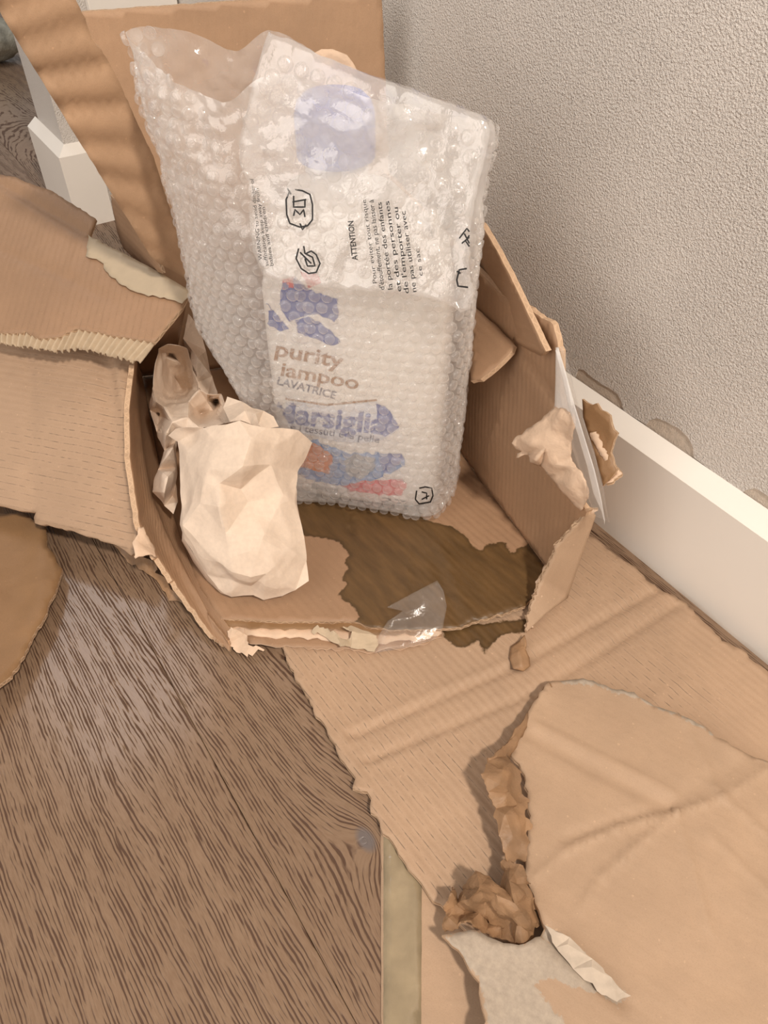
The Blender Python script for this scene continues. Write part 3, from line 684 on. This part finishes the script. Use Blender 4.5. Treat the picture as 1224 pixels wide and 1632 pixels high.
# torn liner paper and clear tape hanging on the right wall's edge
RW = lambda x, y, d: onto(x, y, plr.o, plr.n) + plr.n * d
tp = [(893, 640, .003), (908, 648, .006), (924, 655, .006), (928, 668, .005), (921, 690, .004), (916, 712, .003), (917, 733, .003), (926, 744, .003), (935, 752, .003), (942, 778, .002), (938, 798, .002), (930, 812, .002), (918, 800, .003), (903, 780, .005), (892, 755, .008), (884, 738, .012), (874, 728, .016), (874, 716, .018), (862, 718, .022), (866, 708, .02), (858, 697, .024), (864, 684, .022), (880, 670, .015), (890, 655, .008)]
ti = [(900, 680, .012), (885, 695, .022), (900, 705, .016), (908, 690, .006), (895, 722, .022), (905, 735, .012), (912, 765, .014), (925, 775, .008), (908, 665, .010)]
facets('torn_liner', [RW(*p) for p in tp + ti], len(tp), M['torn'], BX, rough=.0022, rsc=80, sub=2, tear=.0012, thick=.0008, smooth=True)['label'] = 'pale torn paper layer hanging from the right wall'
fA = [RW(893, 552, .001), RW(893, 600, .002), RW(893, 645, .003), RW(905, 690, .002), RW(922, 740, .001), RW(933, 790, 0), RW(945, 818, -.002)]
fB = [RW(896, 552, .001), RW(912, 592, .003), RW(927, 640, .004), RW(944, 695, .004), RW(957, 745, .003), RW(965, 790, .002), RW(968, 834, 0)]
ribbon('clear_tape', fA, fB, [M['tape']] * 3, BX, 40, 8, .00012, lambda u, v, s, t: .0015 * math.sin(t * 5) + .001 * noise.noise(Vector((u * 60, v * 60, 1))), matched=True)
fA2 = [RW(893, 552, .0035), RW(893, 600, .004), RW(893, 645, .005), RW(908, 676, .004)]
fB2 = [RW(896, 552, .0035), RW(912, 592, .005), RW(927, 640, .007), RW(912, 680, .004)]
ribbon('clear_tape', fA2, fB2, [M['milky']] * 3, BX, 24, 6, .00012, None, matched=True)['label'] = 'doubled milky stretch of the tape'
fC = [RW(895, 556, .005), RW(908, 600, .006), RW(918, 640, .007), RW(933, 690, .006), (RW(945, 738, .005)), RW(951, 785, .003), RW(966, 828, .001)]
ribbon('clear_tape', fC, [p + plr.n * .002 for p in fB], [M['milky']] * 3, BX, 40, 4, .00012, None, matched=True)['label'] = 'milky folded edge of the tape'
ct = [(597, 1041, .0105), (604, 1012, .016), (618, 990, .0195), (642, 974, .026), (617, 968, .034), (640, 955, .034), (697, 925, .032), (706, 940, .028), (712, 965, .022), (706, 1000, .019), (692, 1020, .014), (650, 1032, .012), (660, 985, .021), (680, 960, .027), (665, 1005, .0185)]
facets('clear_tape', [Z(*p) for p in ct], 12, M['tape'], BX, rough=.0012, sub=2, thick=.00015, smooth=True)

# left outward flap, hanging from the rim to the floor
pL = Pl(Z(212, 600, .112), Z(205, 872, .038), Z(-20, 815, .032))
sheet('left_flap', [(-140, 520, 0), (0, 530, 0), (214, 560, 0), (206, 610, 0), (203, 650, 0), (204, 735, 0), (214, 790, 0), (222, 850, .0004), (216, 880), (206, 884), (196, 876, .001), (182, 868), (160, 862, .001), (120, 848, .0008), (80, 838, .0008), (56, 834), (52, 824), (56, 816), (30, 814, .0005), (0, 806, .0005), (-140, 780, 0)],
      pL, M['card'], BX, thick=.004, tear=.0009, wav=.0012, flute=((60, 620), (130, 632)),
      creases=[(44, 540, 52, 822, -.0018, .0045), (118, 560, 128, 845, .0008, .004), (165, 565, 200, 880, -.004, .008), (185, 570, 212, 700, .0035, .004), (212, 700, 222, 860, .003, .004)])
# raised upper left flap with bare fluting along its torn lower edge
q0 = Z(300, 466, .172); q1 = Z(235, 548, .150); q2 = Z(0, 400, .165)
p3 = Pl(q0, q1, q2)
sheet('upper_left_flap', [(-130, 255, 0), (0, 278, .0006), (24, 282, .0006), (40, 290, .0006), (80, 303, .0006), (110, 322, .0008), (152, 348, .0006), (148, 360), (140, 374, .0006), (190, 402, .0004), (240, 428, .0003), (302, 464, .0003), (290, 490, .0003), (244, 546, .0006), (215, 540), (188, 536), (150, 528), (120, 524, .0012), (92, 538), (60, 539), (40, 528), (20, 532), (0, 530, .0009), (-130, 515, 0)],
      p3, M['card_in'], BX, thick=.0035, tear=.001, wav=.001, flute=((100, 430), (75, 520)),
      creases=[(0, 292, 140, 374, -.0028, .004), (0, 302, 130, 382, .0014, .004), (0, 398, 110, 445, -.0018, .004), (110, 445, 185, 482, -.0012, .004), (130, 390, 60, 530, .0016, .004), (110, 440, 55, 535, -.0012, .004)])
rA = [p3.at(*p3.to(q), -.0022) for q in [(-10, 524), (20, 530), (45, 528), (90, 534), (120, 520), (150, 524), (190, 530), (244, 544)]]
rB = [p3.at(*p3.to(q), -.0045) for q in [(-10, 540), (20, 546), (50, 550), (85, 556), (120, 550), (150, 556), (185, 566), (216, 572)]]
ribbon('bare_fluting', rA, rB, [M['peel']] * 3, BX, 300, 5, .0008, lambda u, v, s, t: .0021 * math.sin(u * 2 * math.pi / .0068 + t * 1.2), .0, .0016)
tape3 = sheet('paper_tape', [(140, 374), (190, 400, .0002), (240, 426, .0002), (302, 462, .0002), (304, 470), (290, 484, .0008), (262, 474), (225, 468), (208, 462), (190, 452), (184, 444), (168, 432), (165, 420), (148, 412), (137, 408)], Pl(q0 + p3.n * .0022, q1 + p3.n * .0022, q2 + p3.n * .0022), M['beige_tape'], BX, thick=.0003, tear=.0012, wav=.0005, res=.004,
      creases=[(x, 380 + (x - 140) * .52, x - 12, 440 + (x - 140) * .4, .0006, .0016) for x in range(150, 300, 17)])
tape3['label'] = 'greyish beige torn tape along the flap edge'
# tall diagonal flap leaning out at the upper left
g0 = Y(285, 440, .615); g1 = Y(238, 408, .60); g2 = Y(5, 30, .54)
p4 = Pl(g0, g1, g2)
sheet('tall_left_flap', [(-60, -60, 0), (-12, -5, .0003), (6, 30, .0003), (60, 118, .0003), (120, 215, .0003), (180, 312, .0003), (240, 408, .0003), (250, 418, 0), (300, 446, 0), (310, 420, 0), (270, 330, .0004), (245, 250, .0004), (214, 185, .0006), (190, 130, .0006), (165, 86, .0008), (146, 62, .001), (136, 30, .001), (126, 10, .0006), (100, -60, 0)],
      p4, M['card_wave'], BX, thick=.0035, tear=.0006, wav=.0006,
      creases=[(10 + k * 15.5, 45 + k * 26, 130 + k * 12.5, 5 + k * 33, (-.0034 if k % 2 else .0016) * (1.2 if k in (3, 5, 8) else .7), .0040) for k in range(-4, 16)])
p5 = Pl(Z(240, 430, .17), Z(205, 395, .165), Z(190, 320, .21))
sheet('torn_side_flap', [(176, 310, .001), (190, 322), (250, 412, 0), (258, 436, 0), (232, 428, .0003), (196, 396, .001), (186, 370, .0014), (180, 335, .0014)], p5, M['card_in'], BX, thick=.003, tear=.001, wav=.001, res=.004)

# ---------------------------------------------------------------- bottle of detergent
BC = Vector((-.019, .5415)); BA = math.radians(-11.5)
BT = empty('detergent_bottle', (BC.x, BC.y, .016), 'white detergent bottle with blue cap and printed label, wrapped inside the bubble wrap', 'bottle')
def ring(hw, hd, z, n=64, ex=4.2, dx=0, dy=0):
    out = []
    for i in range(n):
        a = 2 * math.pi * i / n; c, s = math.cos(a), math.sin(a)
        x = hw * math.copysign(abs(c) ** (2 / ex), c) + dx; y = hd * math.copysign(abs(s) ** (2 / ex), s) + dy
        out.append(Vector((BC.x + x * math.cos(BA) - y * math.sin(BA), BC.y + x * math.sin(BA) + y * math.cos(BA), z)))
    return out
def loft(name, rings, mat, parent, cap=True):
    n = len(rings[0]); V = [v for r in rings for v in r]
    f = [[k * n + i, k * n + (i + 1) % n, (k + 1) * n + (i + 1) % n, (k + 1) * n + i] for k in range(len(rings) - 1) for i in range(n)]
    if cap: f += [list(range(n))[::-1], list(range((len(rings) - 1) * n, len(rings) * n))]
    return link(name, V, f, mat, parent, None, None, True)
body_r = [ring(.058, .030, .0165), ring(.070, .036, .020), ring(.0725, .038, .028), ring(.073, .0385, .10), ring(.073, .0385, .17), ring(.072, .0375, .215), ring(.066, .035, .250, ex=3.4), ring(.050, .031, .270, ex=3, dx=-.006), ring(.038, .027, .285, ex=2.4, dx=-.012, dy=.004), ring(.026, .024, .288, ex=2, dx=-.014, dy=.002), ring(.022, .022, .292, ex=2, dx=-.015, dy=.0045), ring(.022, .022, .304, ex=2, dx=-.015, dy=.0045)]
body = loft('bottle_body', body_r, M['white_plastic'], BT)
capr = []
for (r, z) in ((.025, .3035), (.0265, .305), (.0265, .3055), (.0265, .332), (.0245, .340), (.020, .344), (.008, .345)):
    rr = ring(r, r, z, 96, 2, dx=-.015, dy=.0045)
    cc = Vector((BC.x - .015 * math.cos(BA) - .0045 * math.sin(BA), BC.y - .015 * math.sin(BA) + .0045 * math.cos(BA), z))
    if .3045 < z < .334: rr = [cc + (v - cc) * (1 + .02 * (i % 4 < 2)) for i, v in enumerate(rr)]
    capr.append(rr)
loft('cap', capr, M['blue_cap'], BT)
hr = []
# moulded grip ridge on the bottle's side
for k in range(20):
    t = k / 19; zc = .19 + .085 * t; c = Vector((BC.x + .066 * math.cos(BA) + .004 * math.sin(t * math.pi) - .012 * t, BC.y + .066 * math.sin(BA), zc))
    hr.append([c + Vector((.004 * math.cos(a), .008 * math.sin(a), 0)) for a in [2 * math.pi * i / 12 for i in range(12)]])
loft('grip', hr, M['white_plastic'], BT)

def bvh_of(o):
    me = o.data; return BVHTree.FromPolygons([v.co.copy() for v in me.vertices], [list(p.vertices) for p in me.polygons])
def decal(name, P2, faces, tree, mat, parent, off=.0005):
    V = []; ok = []
    for (x, y) in P2:
        r = ray(x, y).normalized(); h = tree.ray_cast(CAM, r)
        if h[0] is None: V.append(Vector((0, 0, 0))); ok.append(False)
        else: V.append(h[0] - r * off); ok.append(True)
    fs = [f for f in faces if all(ok[i] for i in f)]
    fs = [f for f in fs if max((V[f[i]] - V[f[i - 1]]).length for i in range(len(f))) < .05]
    if not fs: return None
    used = sorted({i for f in fs for i in f}); mp = {u: i for i, u in enumerate(used)}
    return link(name, [V[u] for u in used], [[mp[i] for i in f] for f in fs], mat, parent)
def shape(name, poly, tree, mat, parent, off=.0005, jag=0, res=7):
    q = []; n = len(poly)
    for i in range(n):
        a, b = Vector(poly[i][:2]), Vector(poly[(i + 1) % n][:2]); k = max(1, int((b - a).length / 6))
        for j in range(k):
            p = a.lerp(b, j / k); q.append((p.x + jag * noise.noise(Vector((p.x * .2, p.y * .2, 1))), p.y + jag * noise.noise(Vector((p.x * .2, p.y * .2, 7)))))
    xs = [p[0] for p in q]; ys = [p[1] for p in q]
    G = np.array([(x, y) for x in np.arange(min(xs), max(xs), res) for y in np.arange(min(ys), max(ys), res)])
    G = G[poly_sd(G, q) > res * .4] if len(G) else G
    v2, _, f2, _, _, _ = geometry.delaunay_2d_cdt([Vector(p) for p in q] + [Vector(g) for g in G], [], [list(range(len(q)))], 1, 1e-5)
    return decal(name, [(v.x, v.y) for v in v2], [list(f) for f in f2], tree, mat, parent, off)
def text(name, s, o, base, tree, mat, parent, size, bold=0, off=.0006, shear=0, width=None):
    """print a word: o start pixel, base = second pixel along the baseline, size = letter height in pixels"""
    cu = bpy.data.curves.new('t', 'FONT'); cu.body = s; cu.size = 1; cu.offset = bold; cu.shear = shear; cu.resolution_u = 3
    ob = bpy.data.objects.new('t', cu); col.objects.link(ob); bpy.context.view_layer.update()
    dg = bpy.context.evaluated_depsgraph_get(); me = bpy.data.meshes.new_from_object(ob.evaluated_get(dg))
    vs = [v.co.copy() for v in me.vertices]; fs = [list(p.vertices) for p in me.polygons]
    bpy.data.objects.remove(ob); bpy.data.curves.remove(cu); bpy.data.meshes.remove(me)
    if not vs: return
    wmax = max(v.x for v in vs); b = Vector(base) - Vector(o); L = b.length; bd = b / L; upv = Vector((bd.y, -bd.x))
    sx = (L / wmax)
    return decal(name, [tuple(Vector(o) + bd * (v.x * sx) + upv * (v.y * size * 1.4)) for v in vs], fs, tree, mat, parent, off)

tb = bvh_of(body)
LB = {'mat': None}
def lab(*a, **k):
    o = shape('label_print', *a, **k)
    return o
lab([(446, 470), (452, 452), (470, 440), (492, 462), (515, 470), (536, 478), (541, 500), (533, 512), (505, 500), (480, 505), (463, 512), (448, 496)], tb, M['blue'], BT, jag=4)
lab([(414, 486), (424, 482), (440, 500), (460, 524), (447, 528), (430, 520), (418, 504)], tb, M['blue'], BT, jag=4)
lab([(470, 512), (490, 506), (512, 516), (530, 530), (543, 546), (535, 552), (515, 545), (492, 538), (474, 530)], tb, M['blue'], BT, jag=5)
lab([(449, 446), (470, 440), (474, 462), (452, 462)], tb, M['red'], BT, jag=3)
lab([(478, 432), (508, 438), (512, 452), (492, 458)], tb, M['red'], BT, jag=3)
text('lettering', 'purity', (436, 566), (546, 587), tb, M['gold'], BT, 24, .02)
text('lettering', 'iampoo', (445, 598), (570, 621), tb, M['gold'], BT, 22, .015)
text('lettering', 'LAVATRICE', (440, 612), (534, 636), tb, M['navy'], BT, 12, .016)
lab([(456, 640), (486, 640), (540, 646), (600, 640), (628, 662), (636, 684), (612, 700), (584, 706), (540, 704), (480, 690), (458, 680)], tb, M['paleblue'], BT, off=.0004)
text('lettering', 'Marsiglia', (430, 670), (612, 692), tb, M['blue'], BT, 32, .03, off=.0009)
lab([(600, 644), (618, 650), (636, 682), (614, 696), (602, 690)], tb, M['blue'], BT, jag=3, off=.0008)
text('lettering', 'e i tessuti e la pelle', (462, 685), (604, 706), tb, M['navy'], BT, 11, .008, off=.0009)
lab([(470, 722), (500, 700), (560, 724), (600, 722), (640, 726), (648, 742), (610, 760), (560, 776), (500, 766), (476, 756)], tb, M['lightblue'], BT, jag=5)
lab([(474, 712), (500, 706), (532, 726), (524, 756), (500, 750), (476, 740)], tb, M['orange'], BT, jag=4, off=.0009)
lab([(604, 726), (640, 722), (646, 734), (626, 744), (612, 756)], tb, M['blue'], BT, jag=4, off=.0009)
lab([(548, 736), (566, 724), (598, 730), (596, 750), (574, 764), (552, 756)], tb, M['grey'], BT, jag=4, off=.0009)
lab([(540, 774), (580, 766), (640, 764), (650, 772), (640, 790), (600, 788), (560, 782)], tb, M['red'], BT, jag=4, off=.0009)
for k in range(6):
    text('lettering', 'IIIIII', (496 + k * 7, 778 + k * 1.6), (502 + k * 7, 779 + k * 1.6), tb, M['grey'], BT, 8, off=.0008)
text('lettering', '27', (606, 800), (646, 806), tb, M['ink'], BT, 8, off=.0008)
lab([(455, 634), (520, 644), (600, 636), (601, 639), (520, 647), (455, 637)], tb, M['gold'], BT, off=.0009)

# ---------------------------------------------------------------- bubble wrap
BW = empty('bubble_wrap', (BC.x, BC.y, .0145), 'clear bubble wrap sleeve with black print around the bottle, top folded over', 'packaging')
FB = [(.066, .530), (.060, .575), (.020, .592), (-.020, .597), (-.060, .597), (-.088, .592), (-.100, .575), (-.104, .552), (-.093, .508), (-.040, .499), (.000, .489), (.046, .484)]
FM = [(.067, .525), (.058, .572), (.020, .590), (-.030, .597), (-.070, .597), (-.110, .592), (-.136, .578), (-.152, .555), (-.112, .508), (-.040, .494), (.000, .486), (.050, .483)]
FT = [(779, 194, .515), (700, 160, .55), (600, 124, .562), (520, 92, .566), (432, 49, .57), (372, 82, .575), (290, 48, .572), (203, 54, .558), (262, 116, .535), (360, 160, .52), (440, 118, .512), (640, 165, .500)]
def cr(P, t):
    n = len(P); i = int(math.floor(t)) % n; f = t - math.floor(t)
    a, b, c, d = P[(i - 1) % n], P[i], P[(i + 1) % n], P[(i + 2) % n]
    return .5 * ((2 * b) + (c - a) * f + (2 * a - 5 * b + 4 * c - d) * f * f + (3 * b - a - 3 * c + d) * f ** 3)
NU, NV = 168, 92
LV = [(.0, [Vector((-.016 + (x + .016) * .86, .54 + (y - .54) * .82, .0152)) for x, y in FB]), (.03, [Vector((x, y, .0225)) for x, y in FB]), (.12, [Vector((x, y, .06)) for x, y in FB]),
      (.30, [Vector((*((Vector(FB[i]) + Vector(FM[i])) / 2), .12)) for i in range(12)]), (.45, [Vector((x, y, .17)) for x, y in FM]), (.66, [Vector((x, y, .27)) for x, y in FM]),
      (1.0, [Y(*q) for q in FT])]
def wrap_pt(u, v):
    """u around 0..12, v up 0..1"""
    for k in range(len(LV) - 1):
        if v <= LV[k + 1][0]: break
    t = (v - LV[k][0]) / (LV[k + 1][0] - LV[k][0]); t = t if k < 4 else t
    return cr(LV[k][1], u).lerp(cr(LV[k + 1][1], u), t)
grid = []
for j in range(NV + 1):
    v = j / NV; row = []
    for i in range(NU):
        u = 12 * i / NU; p = wrap_pt(u, v); d = wrap_pt(u + .05, v) - wrap_pt(u - .05, v); n = Vector((d.y, -d.x, 0)).normalized()
        if n.dot(p - Vector((-.03, .54, p.z))) < 0: n.negate()
        amp = .0007 + .0075 * max(0, v - .5)
        w = amp * (noise.noise(p * 45) * 1.4 + abs(noise.noise(p * 95)) * -1.1 + .5 + .4 * noise.noise(p * 210))
        row.append(p + n * w)
    grid.append(row)
V = [p for r in grid for p in r]
fs = [[j * NU + i, j * NU + (i + 1) % NU, (j + 1) * NU + (i + 1) % NU, (j + 1) * NU + i] for j in range(NV) for i in range(NU)] + [list(range(NU))[::-1]]
wrap = link('wrap_film', V, fs, M['film'], BW, None, None, True)
# folded-over top layer in front
pfo = Pl(Y(430, 55, .545), Y(775, 193, .497), Y(620, 480, .4665))
def foh(s, t): return .002 + .002 * noise.noise(Vector((s * 30, t * 30, 2))) - .0018 * abs(noise.noise(Vector((s * 70, t * 70, 4))))
fo_out = [(430, 52), (470, 66), (520, 92), (600, 124), (700, 160), (768, 184, .0008), (781, 205), (776, 240), (762, 300), (752, 350), (748, 420), (755, 470), (750, 492), (735, 498), (715, 484), (690, 476), (640, 468), (560, 462), (470, 452), (420, 440), (404, 400), (398, 340), (402, 300), (384, 262), (384, 220), (398, 160), (415, 100)]
fold = sheet('folded_film', fo_out, pfo, [M['film_fold']] * 3, BW, thick=.0002, res=.004, tear=.0008, wav=.0012, wsc=30, h=foh)
# bubbles
bub = [[], []]
def dome(c, n, r, hgt, acc, seg=10):
    up = Vector((0, 0, 1)) if abs(n.z) < .9 else Vector((1, 0, 0)); a = n.cross(up).normalized(); b = n.cross(a)
    V, Fc = acc; s = len(V)
    sx = random.uniform(.93, 1.05); hgt *= random.uniform(.75, 1.15); tx = random.uniform(-.12, .12); ty = random.uniform(-.12, .12)
    for (rr, hh) in ((1, -.02), (.95, .6), (.80, .92), (.45, 1.0)):
        for i in range(seg):
            t = 2 * math.pi * i / seg
            V.append(c + a * (r * rr * sx * math.cos(t)) + b * (r * rr * math.sin(t)) + n * (hgt * (hh + (tx * math.cos(t) + ty * math.sin(t)) * (hh > 0))))
    V.append(c + n * hgt * (.95 + random.uniform(-.15, .05)))
    for k in range(3):
        for i in range(seg): Fc.append([s + k * seg + i, s + k * seg + (i + 1) % seg, s + (k + 1) * seg + (i + 1) % seg, s + (k + 1) * seg + i])
    for i in range(seg): Fc.append([s + 3 * seg + i, s + 3 * seg + (i + 1) % seg, s + 4 * seg])
tw = bvh_of(wrap)
pit = .0098
zz = .024; row = 0
while zz < .45:
    # walk round the visible sides at this height (left edge, front, right)
    prev = None; acc_l = 0; target = (row % 2) * pit / 2; 
    for i in range(int(NU * 6.4 / 12), NU + int(NU * 1.4 / 12)):
        colv = [grid[j][i % NU] for j in range(NV + 1)]
        j = next((j for j in range(NV) if colv[j].z <= zz < colv[j + 1].z), None)
        if j is None: prev = None; continue
        f = (zz - colv[j].z) / (colv[j + 1].z - colv[j].z); p = colv[j].lerp(colv[j + 1], f)
        if prev is not None:
            acc_l += (p - prev).length
            if acc_l >= target:
                target += pit
                nn = tw.find_nearest(p)[1]
                if nn.dot(p - Vector((-.03, .54, p.z))) < 0: nn = -nn
                if nn.z < .8 and not (8.6 < 12 * (i % NU) / NU < 12 and p.z > .285): dome(p, nn, .0043, .0028, bub)
        prev = p
    zz += pit * .87; row += 1
bo = link('bubbles', bub[0], bub[1], M['bubble'], BW, None, None, True); tag(bo, kind='stuff')
tf = bvh_of(fold)
b2_ = [[], []]; q2 = [pfo.to(p) for p in fo_out]; arr = np.array(q2); row = 0; t = arr[:, 1].min()
while t < arr[:, 1].max():
    s = arr[:, 0].min() + (row % 2) * .0056
    while s < arr[:, 0].max():
        if poly_sd(np.array([[s, t]]), q2)[0] > .005:
            hit = tf.ray_cast(pfo.at(s, t, .03), -pfo.n)
            if hit[0] is not None: dome(hit[0], (hit[1] if hit[1].dot(pfo.n) > 0 else -hit[1]), .005, .003, b2_, 12)
        s += .0112
    t += .0097; row += 1
bo2 = link('bubbles', b2_[0], b2_[1], M['bubble_fold'], BW, None, None, True); tag(bo2, kind='stuff')

# black print on the folded layer
I = M['ink']; OFF = .0046
def rect_ring(cx, cy, w, h, t, ang=0):
    pass
def stroke(pts, w, tree=tf, mat=I, name='printed_symbol', off=OFF):
    P2 = []; Fc = []
    for i in range(len(pts)):
        a = Vector(pts[max(0, i - 1)]); b = Vector(pts[min(len(pts) - 1, i + 1)]); d = (b - a).normalized(); n = Vector((-d.y, d.x)) * w / 2; p = Vector(pts[i])
        P2 += [tuple(p + n), tuple(p - n)]
        if i: Fc.append([2 * i - 2, 2 * i - 1, 2 * i + 1, 2 * i])
    return (P2, Fc)
def symbol(strokes, w, tree=tf, off=OFF):
    P2 = []; Fc = []
    for s in strokes:
        dense = []
        for i in range(len(s) - 1):
            a, b = Vector(s[i]), Vector(s[i + 1]); k = max(1, int((b - a).length / 3))
            for j in range(k): dense.append(tuple(a.lerp(b, j / k)))
        dense.append(s[-1])
        p, f = stroke(dense, w); o = len(P2); P2 += p; Fc += [[i + o for i in q] for q in f]
    return decal('printed_symbol', P2, Fc, tree, I, BW, off)
symbol([[(462, 304), (456, 318), (457, 342), (462, 356), (478, 362), (490, 360), (498, 350), (498, 326), (494, 310), (482, 304), (470, 302)], [(466, 322), (488, 318)], [(468, 312), (468, 330), (486, 330), (486, 318)], [(468, 344), (470, 334), (478, 342), (484, 334), (486, 346)], [(478, 356), (482, 366), (488, 358)], [(458, 300), (464, 310)]], 2.6)
symbol([[(476, 396), (472, 412), (480, 428), (492, 436), (504, 434), (510, 420), (504, 406), (496, 400), (488, 404)], [(484, 392), (486, 404), (498, 410), (502, 424), (490, 424), (486, 412)], [(478, 402), (496, 420)]], 2.6)
symbol([[(732, 380), (744, 364), (750, 372), (742, 384), (750, 396)], [(740, 372), (748, 388)], [(736, 388), (748, 378)]], 2.4)
symbol([[(744, 428), (732, 430), (728, 446), (730, 456), (746, 458)], [(728, 432), (734, 436)]], 2.8)
rows = [('ATTENTION', (570, 414), (563, 352), 9, .02), ("Pour eviter tout risque", (601, 452), (583, 318), 7, .0), ("d'étouffement, ne pas laisser à", (613, 462), (595, 318), 8, .006), ("la portée des enfants", (626, 462), (608, 322), 8, .006),
        ("et des personnes", (640, 465), (620, 320), 8, .006), ("de l'emporter ou", (652, 468), (634, 330), 8, .006), ("ne pas utiliser avec", (664, 466), (646, 336), 8, .006), ("ce sac", (674, 440), (668, 396), 7, 0)]
for s, o, b, sz, bd in rows: text('printed_text', s, o, b, tf, I, BW, sz, bd, off=OFF)
for s, o, b in (("WARNING to avoid danger of", (418, 414), (404, 284)), ("suffocation keep away from", (428, 424), (412, 300)), ("babies and children", (436, 424), (422, 330))): text('printed_text', s, o, b, tf, I, BW, 6, 0, off=OFF)
# small symbol low on the sleeve
symbol([[(664, 782), (662, 796), (668, 803), (686, 800), (690, 790), (688, 778), (678, 776), (668, 778)], [(672, 784), (680, 786), (680, 796)], [(672, 796), (684, 790)]], 2.2, tw, .0046)

# ---------------------------------------------------------------- crumpled packing paper
PP = empty('packing_paper', Z(400, 930, .0145), 'crumpled light brown packing paper stuffed in the box, left of the bottle', 'paper')
lobe = [(270, 692, .108), (280, 683, .118), (300, 681, .124), (324, 682, .128), (340, 678, .132), (362, 676, .138), (381, 671, .142), (402, 678, .138), (424, 683, .134), (450, 682, .128), (476, 686, .118), (499, 706, .100), (486, 730, .092), (474, 752, .086), (471, 778, .082), (474, 802, .076), (479, 830, .068), (485, 858, .058), (488, 892, .045), (492, 926, .032), (471, 940, .026), (450, 951, .0215), (420, 956, .0185), (405, 946, .022), (388, 948, .022), (369, 951, .020), (349, 938, .026), (330, 915, .036), (312, 888, .048), (293, 858, .060), (287, 836, .068), (288, 802, .078), (287, 750, .092), (286, 702, .104)]
li = [(387, 743, .128), (383, 779, .100), (321, 802, .094), (350, 808, .100), (431, 832, .080), (395, 800, .090), (292, 838, .076), (318, 868, .066), (346, 895, .060), (372, 912, .056), (400, 920, .052), (424, 914, .052), (439, 903, .056), (455, 880, .062), (450, 790, .088), (430, 740, .112), (440, 710, .122), (400, 700, .136), (340, 700, .128), (330, 750, .116), (350, 770, .110), (408, 758, .108), (418, 860, .076), (360, 850, .082), (470, 800, .080), (462, 850, .066), (372, 925, .040), (400, 932, .034), (345, 920, .036)]
SH = .0
facets('front_lobe', [Z(*p) for p in lobe + li], len(lobe), M['kraft'], PP, rough=.0034, rsc=26, sub=4, thick=.0003, smooth='angle', relax=1)
# the lobe's underside / left returning fold
lf = [(291, 838, .070), (293, 858, .060), (312, 888, .048), (330, 915, .036), (349, 938, .024), (369, 951, .018), (352, 945, .0165), (330, 925, .0165), (308, 895, .024), (290, 862, .040)]
facets('under_fold', [Z(x, y, z - .002) for x, y, z in lf], len(lf), M['kraft'], PP, rough=.0006, sub=1)
bk = [(239, 654, .075), (243, 620, .09), (248, 580, .105), (253, 556, .112), (268, 549, .116), (284, 551, .114), (298, 556, .108), (304, 575, .100), (312, 600, .098), (318, 620, .096), (330, 628, .094), (352, 628, .096), (358, 648, .098), (372, 660, .102), (384, 670, .108), (360, 676, .104), (340, 680, .098), (318, 682, .092), (296, 684, .086), (282, 690, .080), (282, 700, .070), (282, 745, .060), (280, 770, .052), (283, 800, .045), (276, 820, .040), (262, 806, .046), (242, 784, .056), (252, 748, .066), (262, 718, .074), (250, 690, .072)]
bi = [(256, 600, .085), (262, 570, .090), (272, 565, .080), (290, 580, .075), (300, 590, .085), (278, 600, .055), (290, 620, .040), (270, 630, .060), (262, 650, .092), (280, 645, .084), (300, 640, .088), (310, 650, .078), (320, 660, .060), (340, 655, .070), (300, 665, .094), (274, 672, .096), (265, 690, .094), (272, 720, .090), (268, 760, .080), (262, 785, .068), (275, 790, .040), (254, 660, .060), (248, 640, .095), (330, 640, .080), (345, 640, .060)]
facets('back_folds', [Z(x, y, z) for x, y, z in bk + bi], len(bk), M['kraft'], PP, rough=.0030, rsc=34, sub=3, thick=.0003, smooth='angle', relax=1)
b3 = [(300, 500, .10), (318, 520, .10), (328, 560, .10), (338, 600, .10), (348, 632, .10), (330, 636, .09), (312, 610, .10), (298, 575, .10), (292, 540, .10)]
facets('back_folds', [Z(x, y, z * .9) for x, y, z in b3] + [Z(315, 570, .115)], len(b3), M['kraft'], PP, rough=.002, sub=2)
b4 = [(356, 650, .10), (362, 632, .105), (385, 640, .108), (402, 650, .110), (420, 655, .108), (436, 664, .104), (444, 680, .100), (420, 684, .104), (400, 676, .108), (384, 670, .110), (366, 672, .108)]
facets('back_folds', [Z(x, y, z + .020) for x, y, z in b4] + [Z(408, 660, .136), Z(412, 676, .128), Z(390, 655, .132)], len(b4), M['kraft'], PP, rough=.0008, sub=2)

# grey rounded thing at the far left of the floor
gb = bmesh.new(); bmesh.ops.create_icosphere(gb, subdivisions=4, radius=1)
gc = Z(-22, 62, .045)
for v in gb.verts:
    c = v.co.copy(); r = 1 + .10 * noise.noise(c * 2.2) + .05 * noise.noise(c * 7)
    v.co = gc + Vector((c.x * .085 * r, c.y * .06 * r, c.z * .0445 * r))
me = bpy.data.meshes.new('fabric_bundle'); gb.to_mesh(me); gb.free(); me.materials.append(M['fabric'])
for p in me.polygons: p.use_smooth = True
g = bpy.data.objects.new('fabric_bundle', me); col.objects.link(g); tag(g, 'rounded grey fabric bundle on the floor at the far left edge', 'fabric')
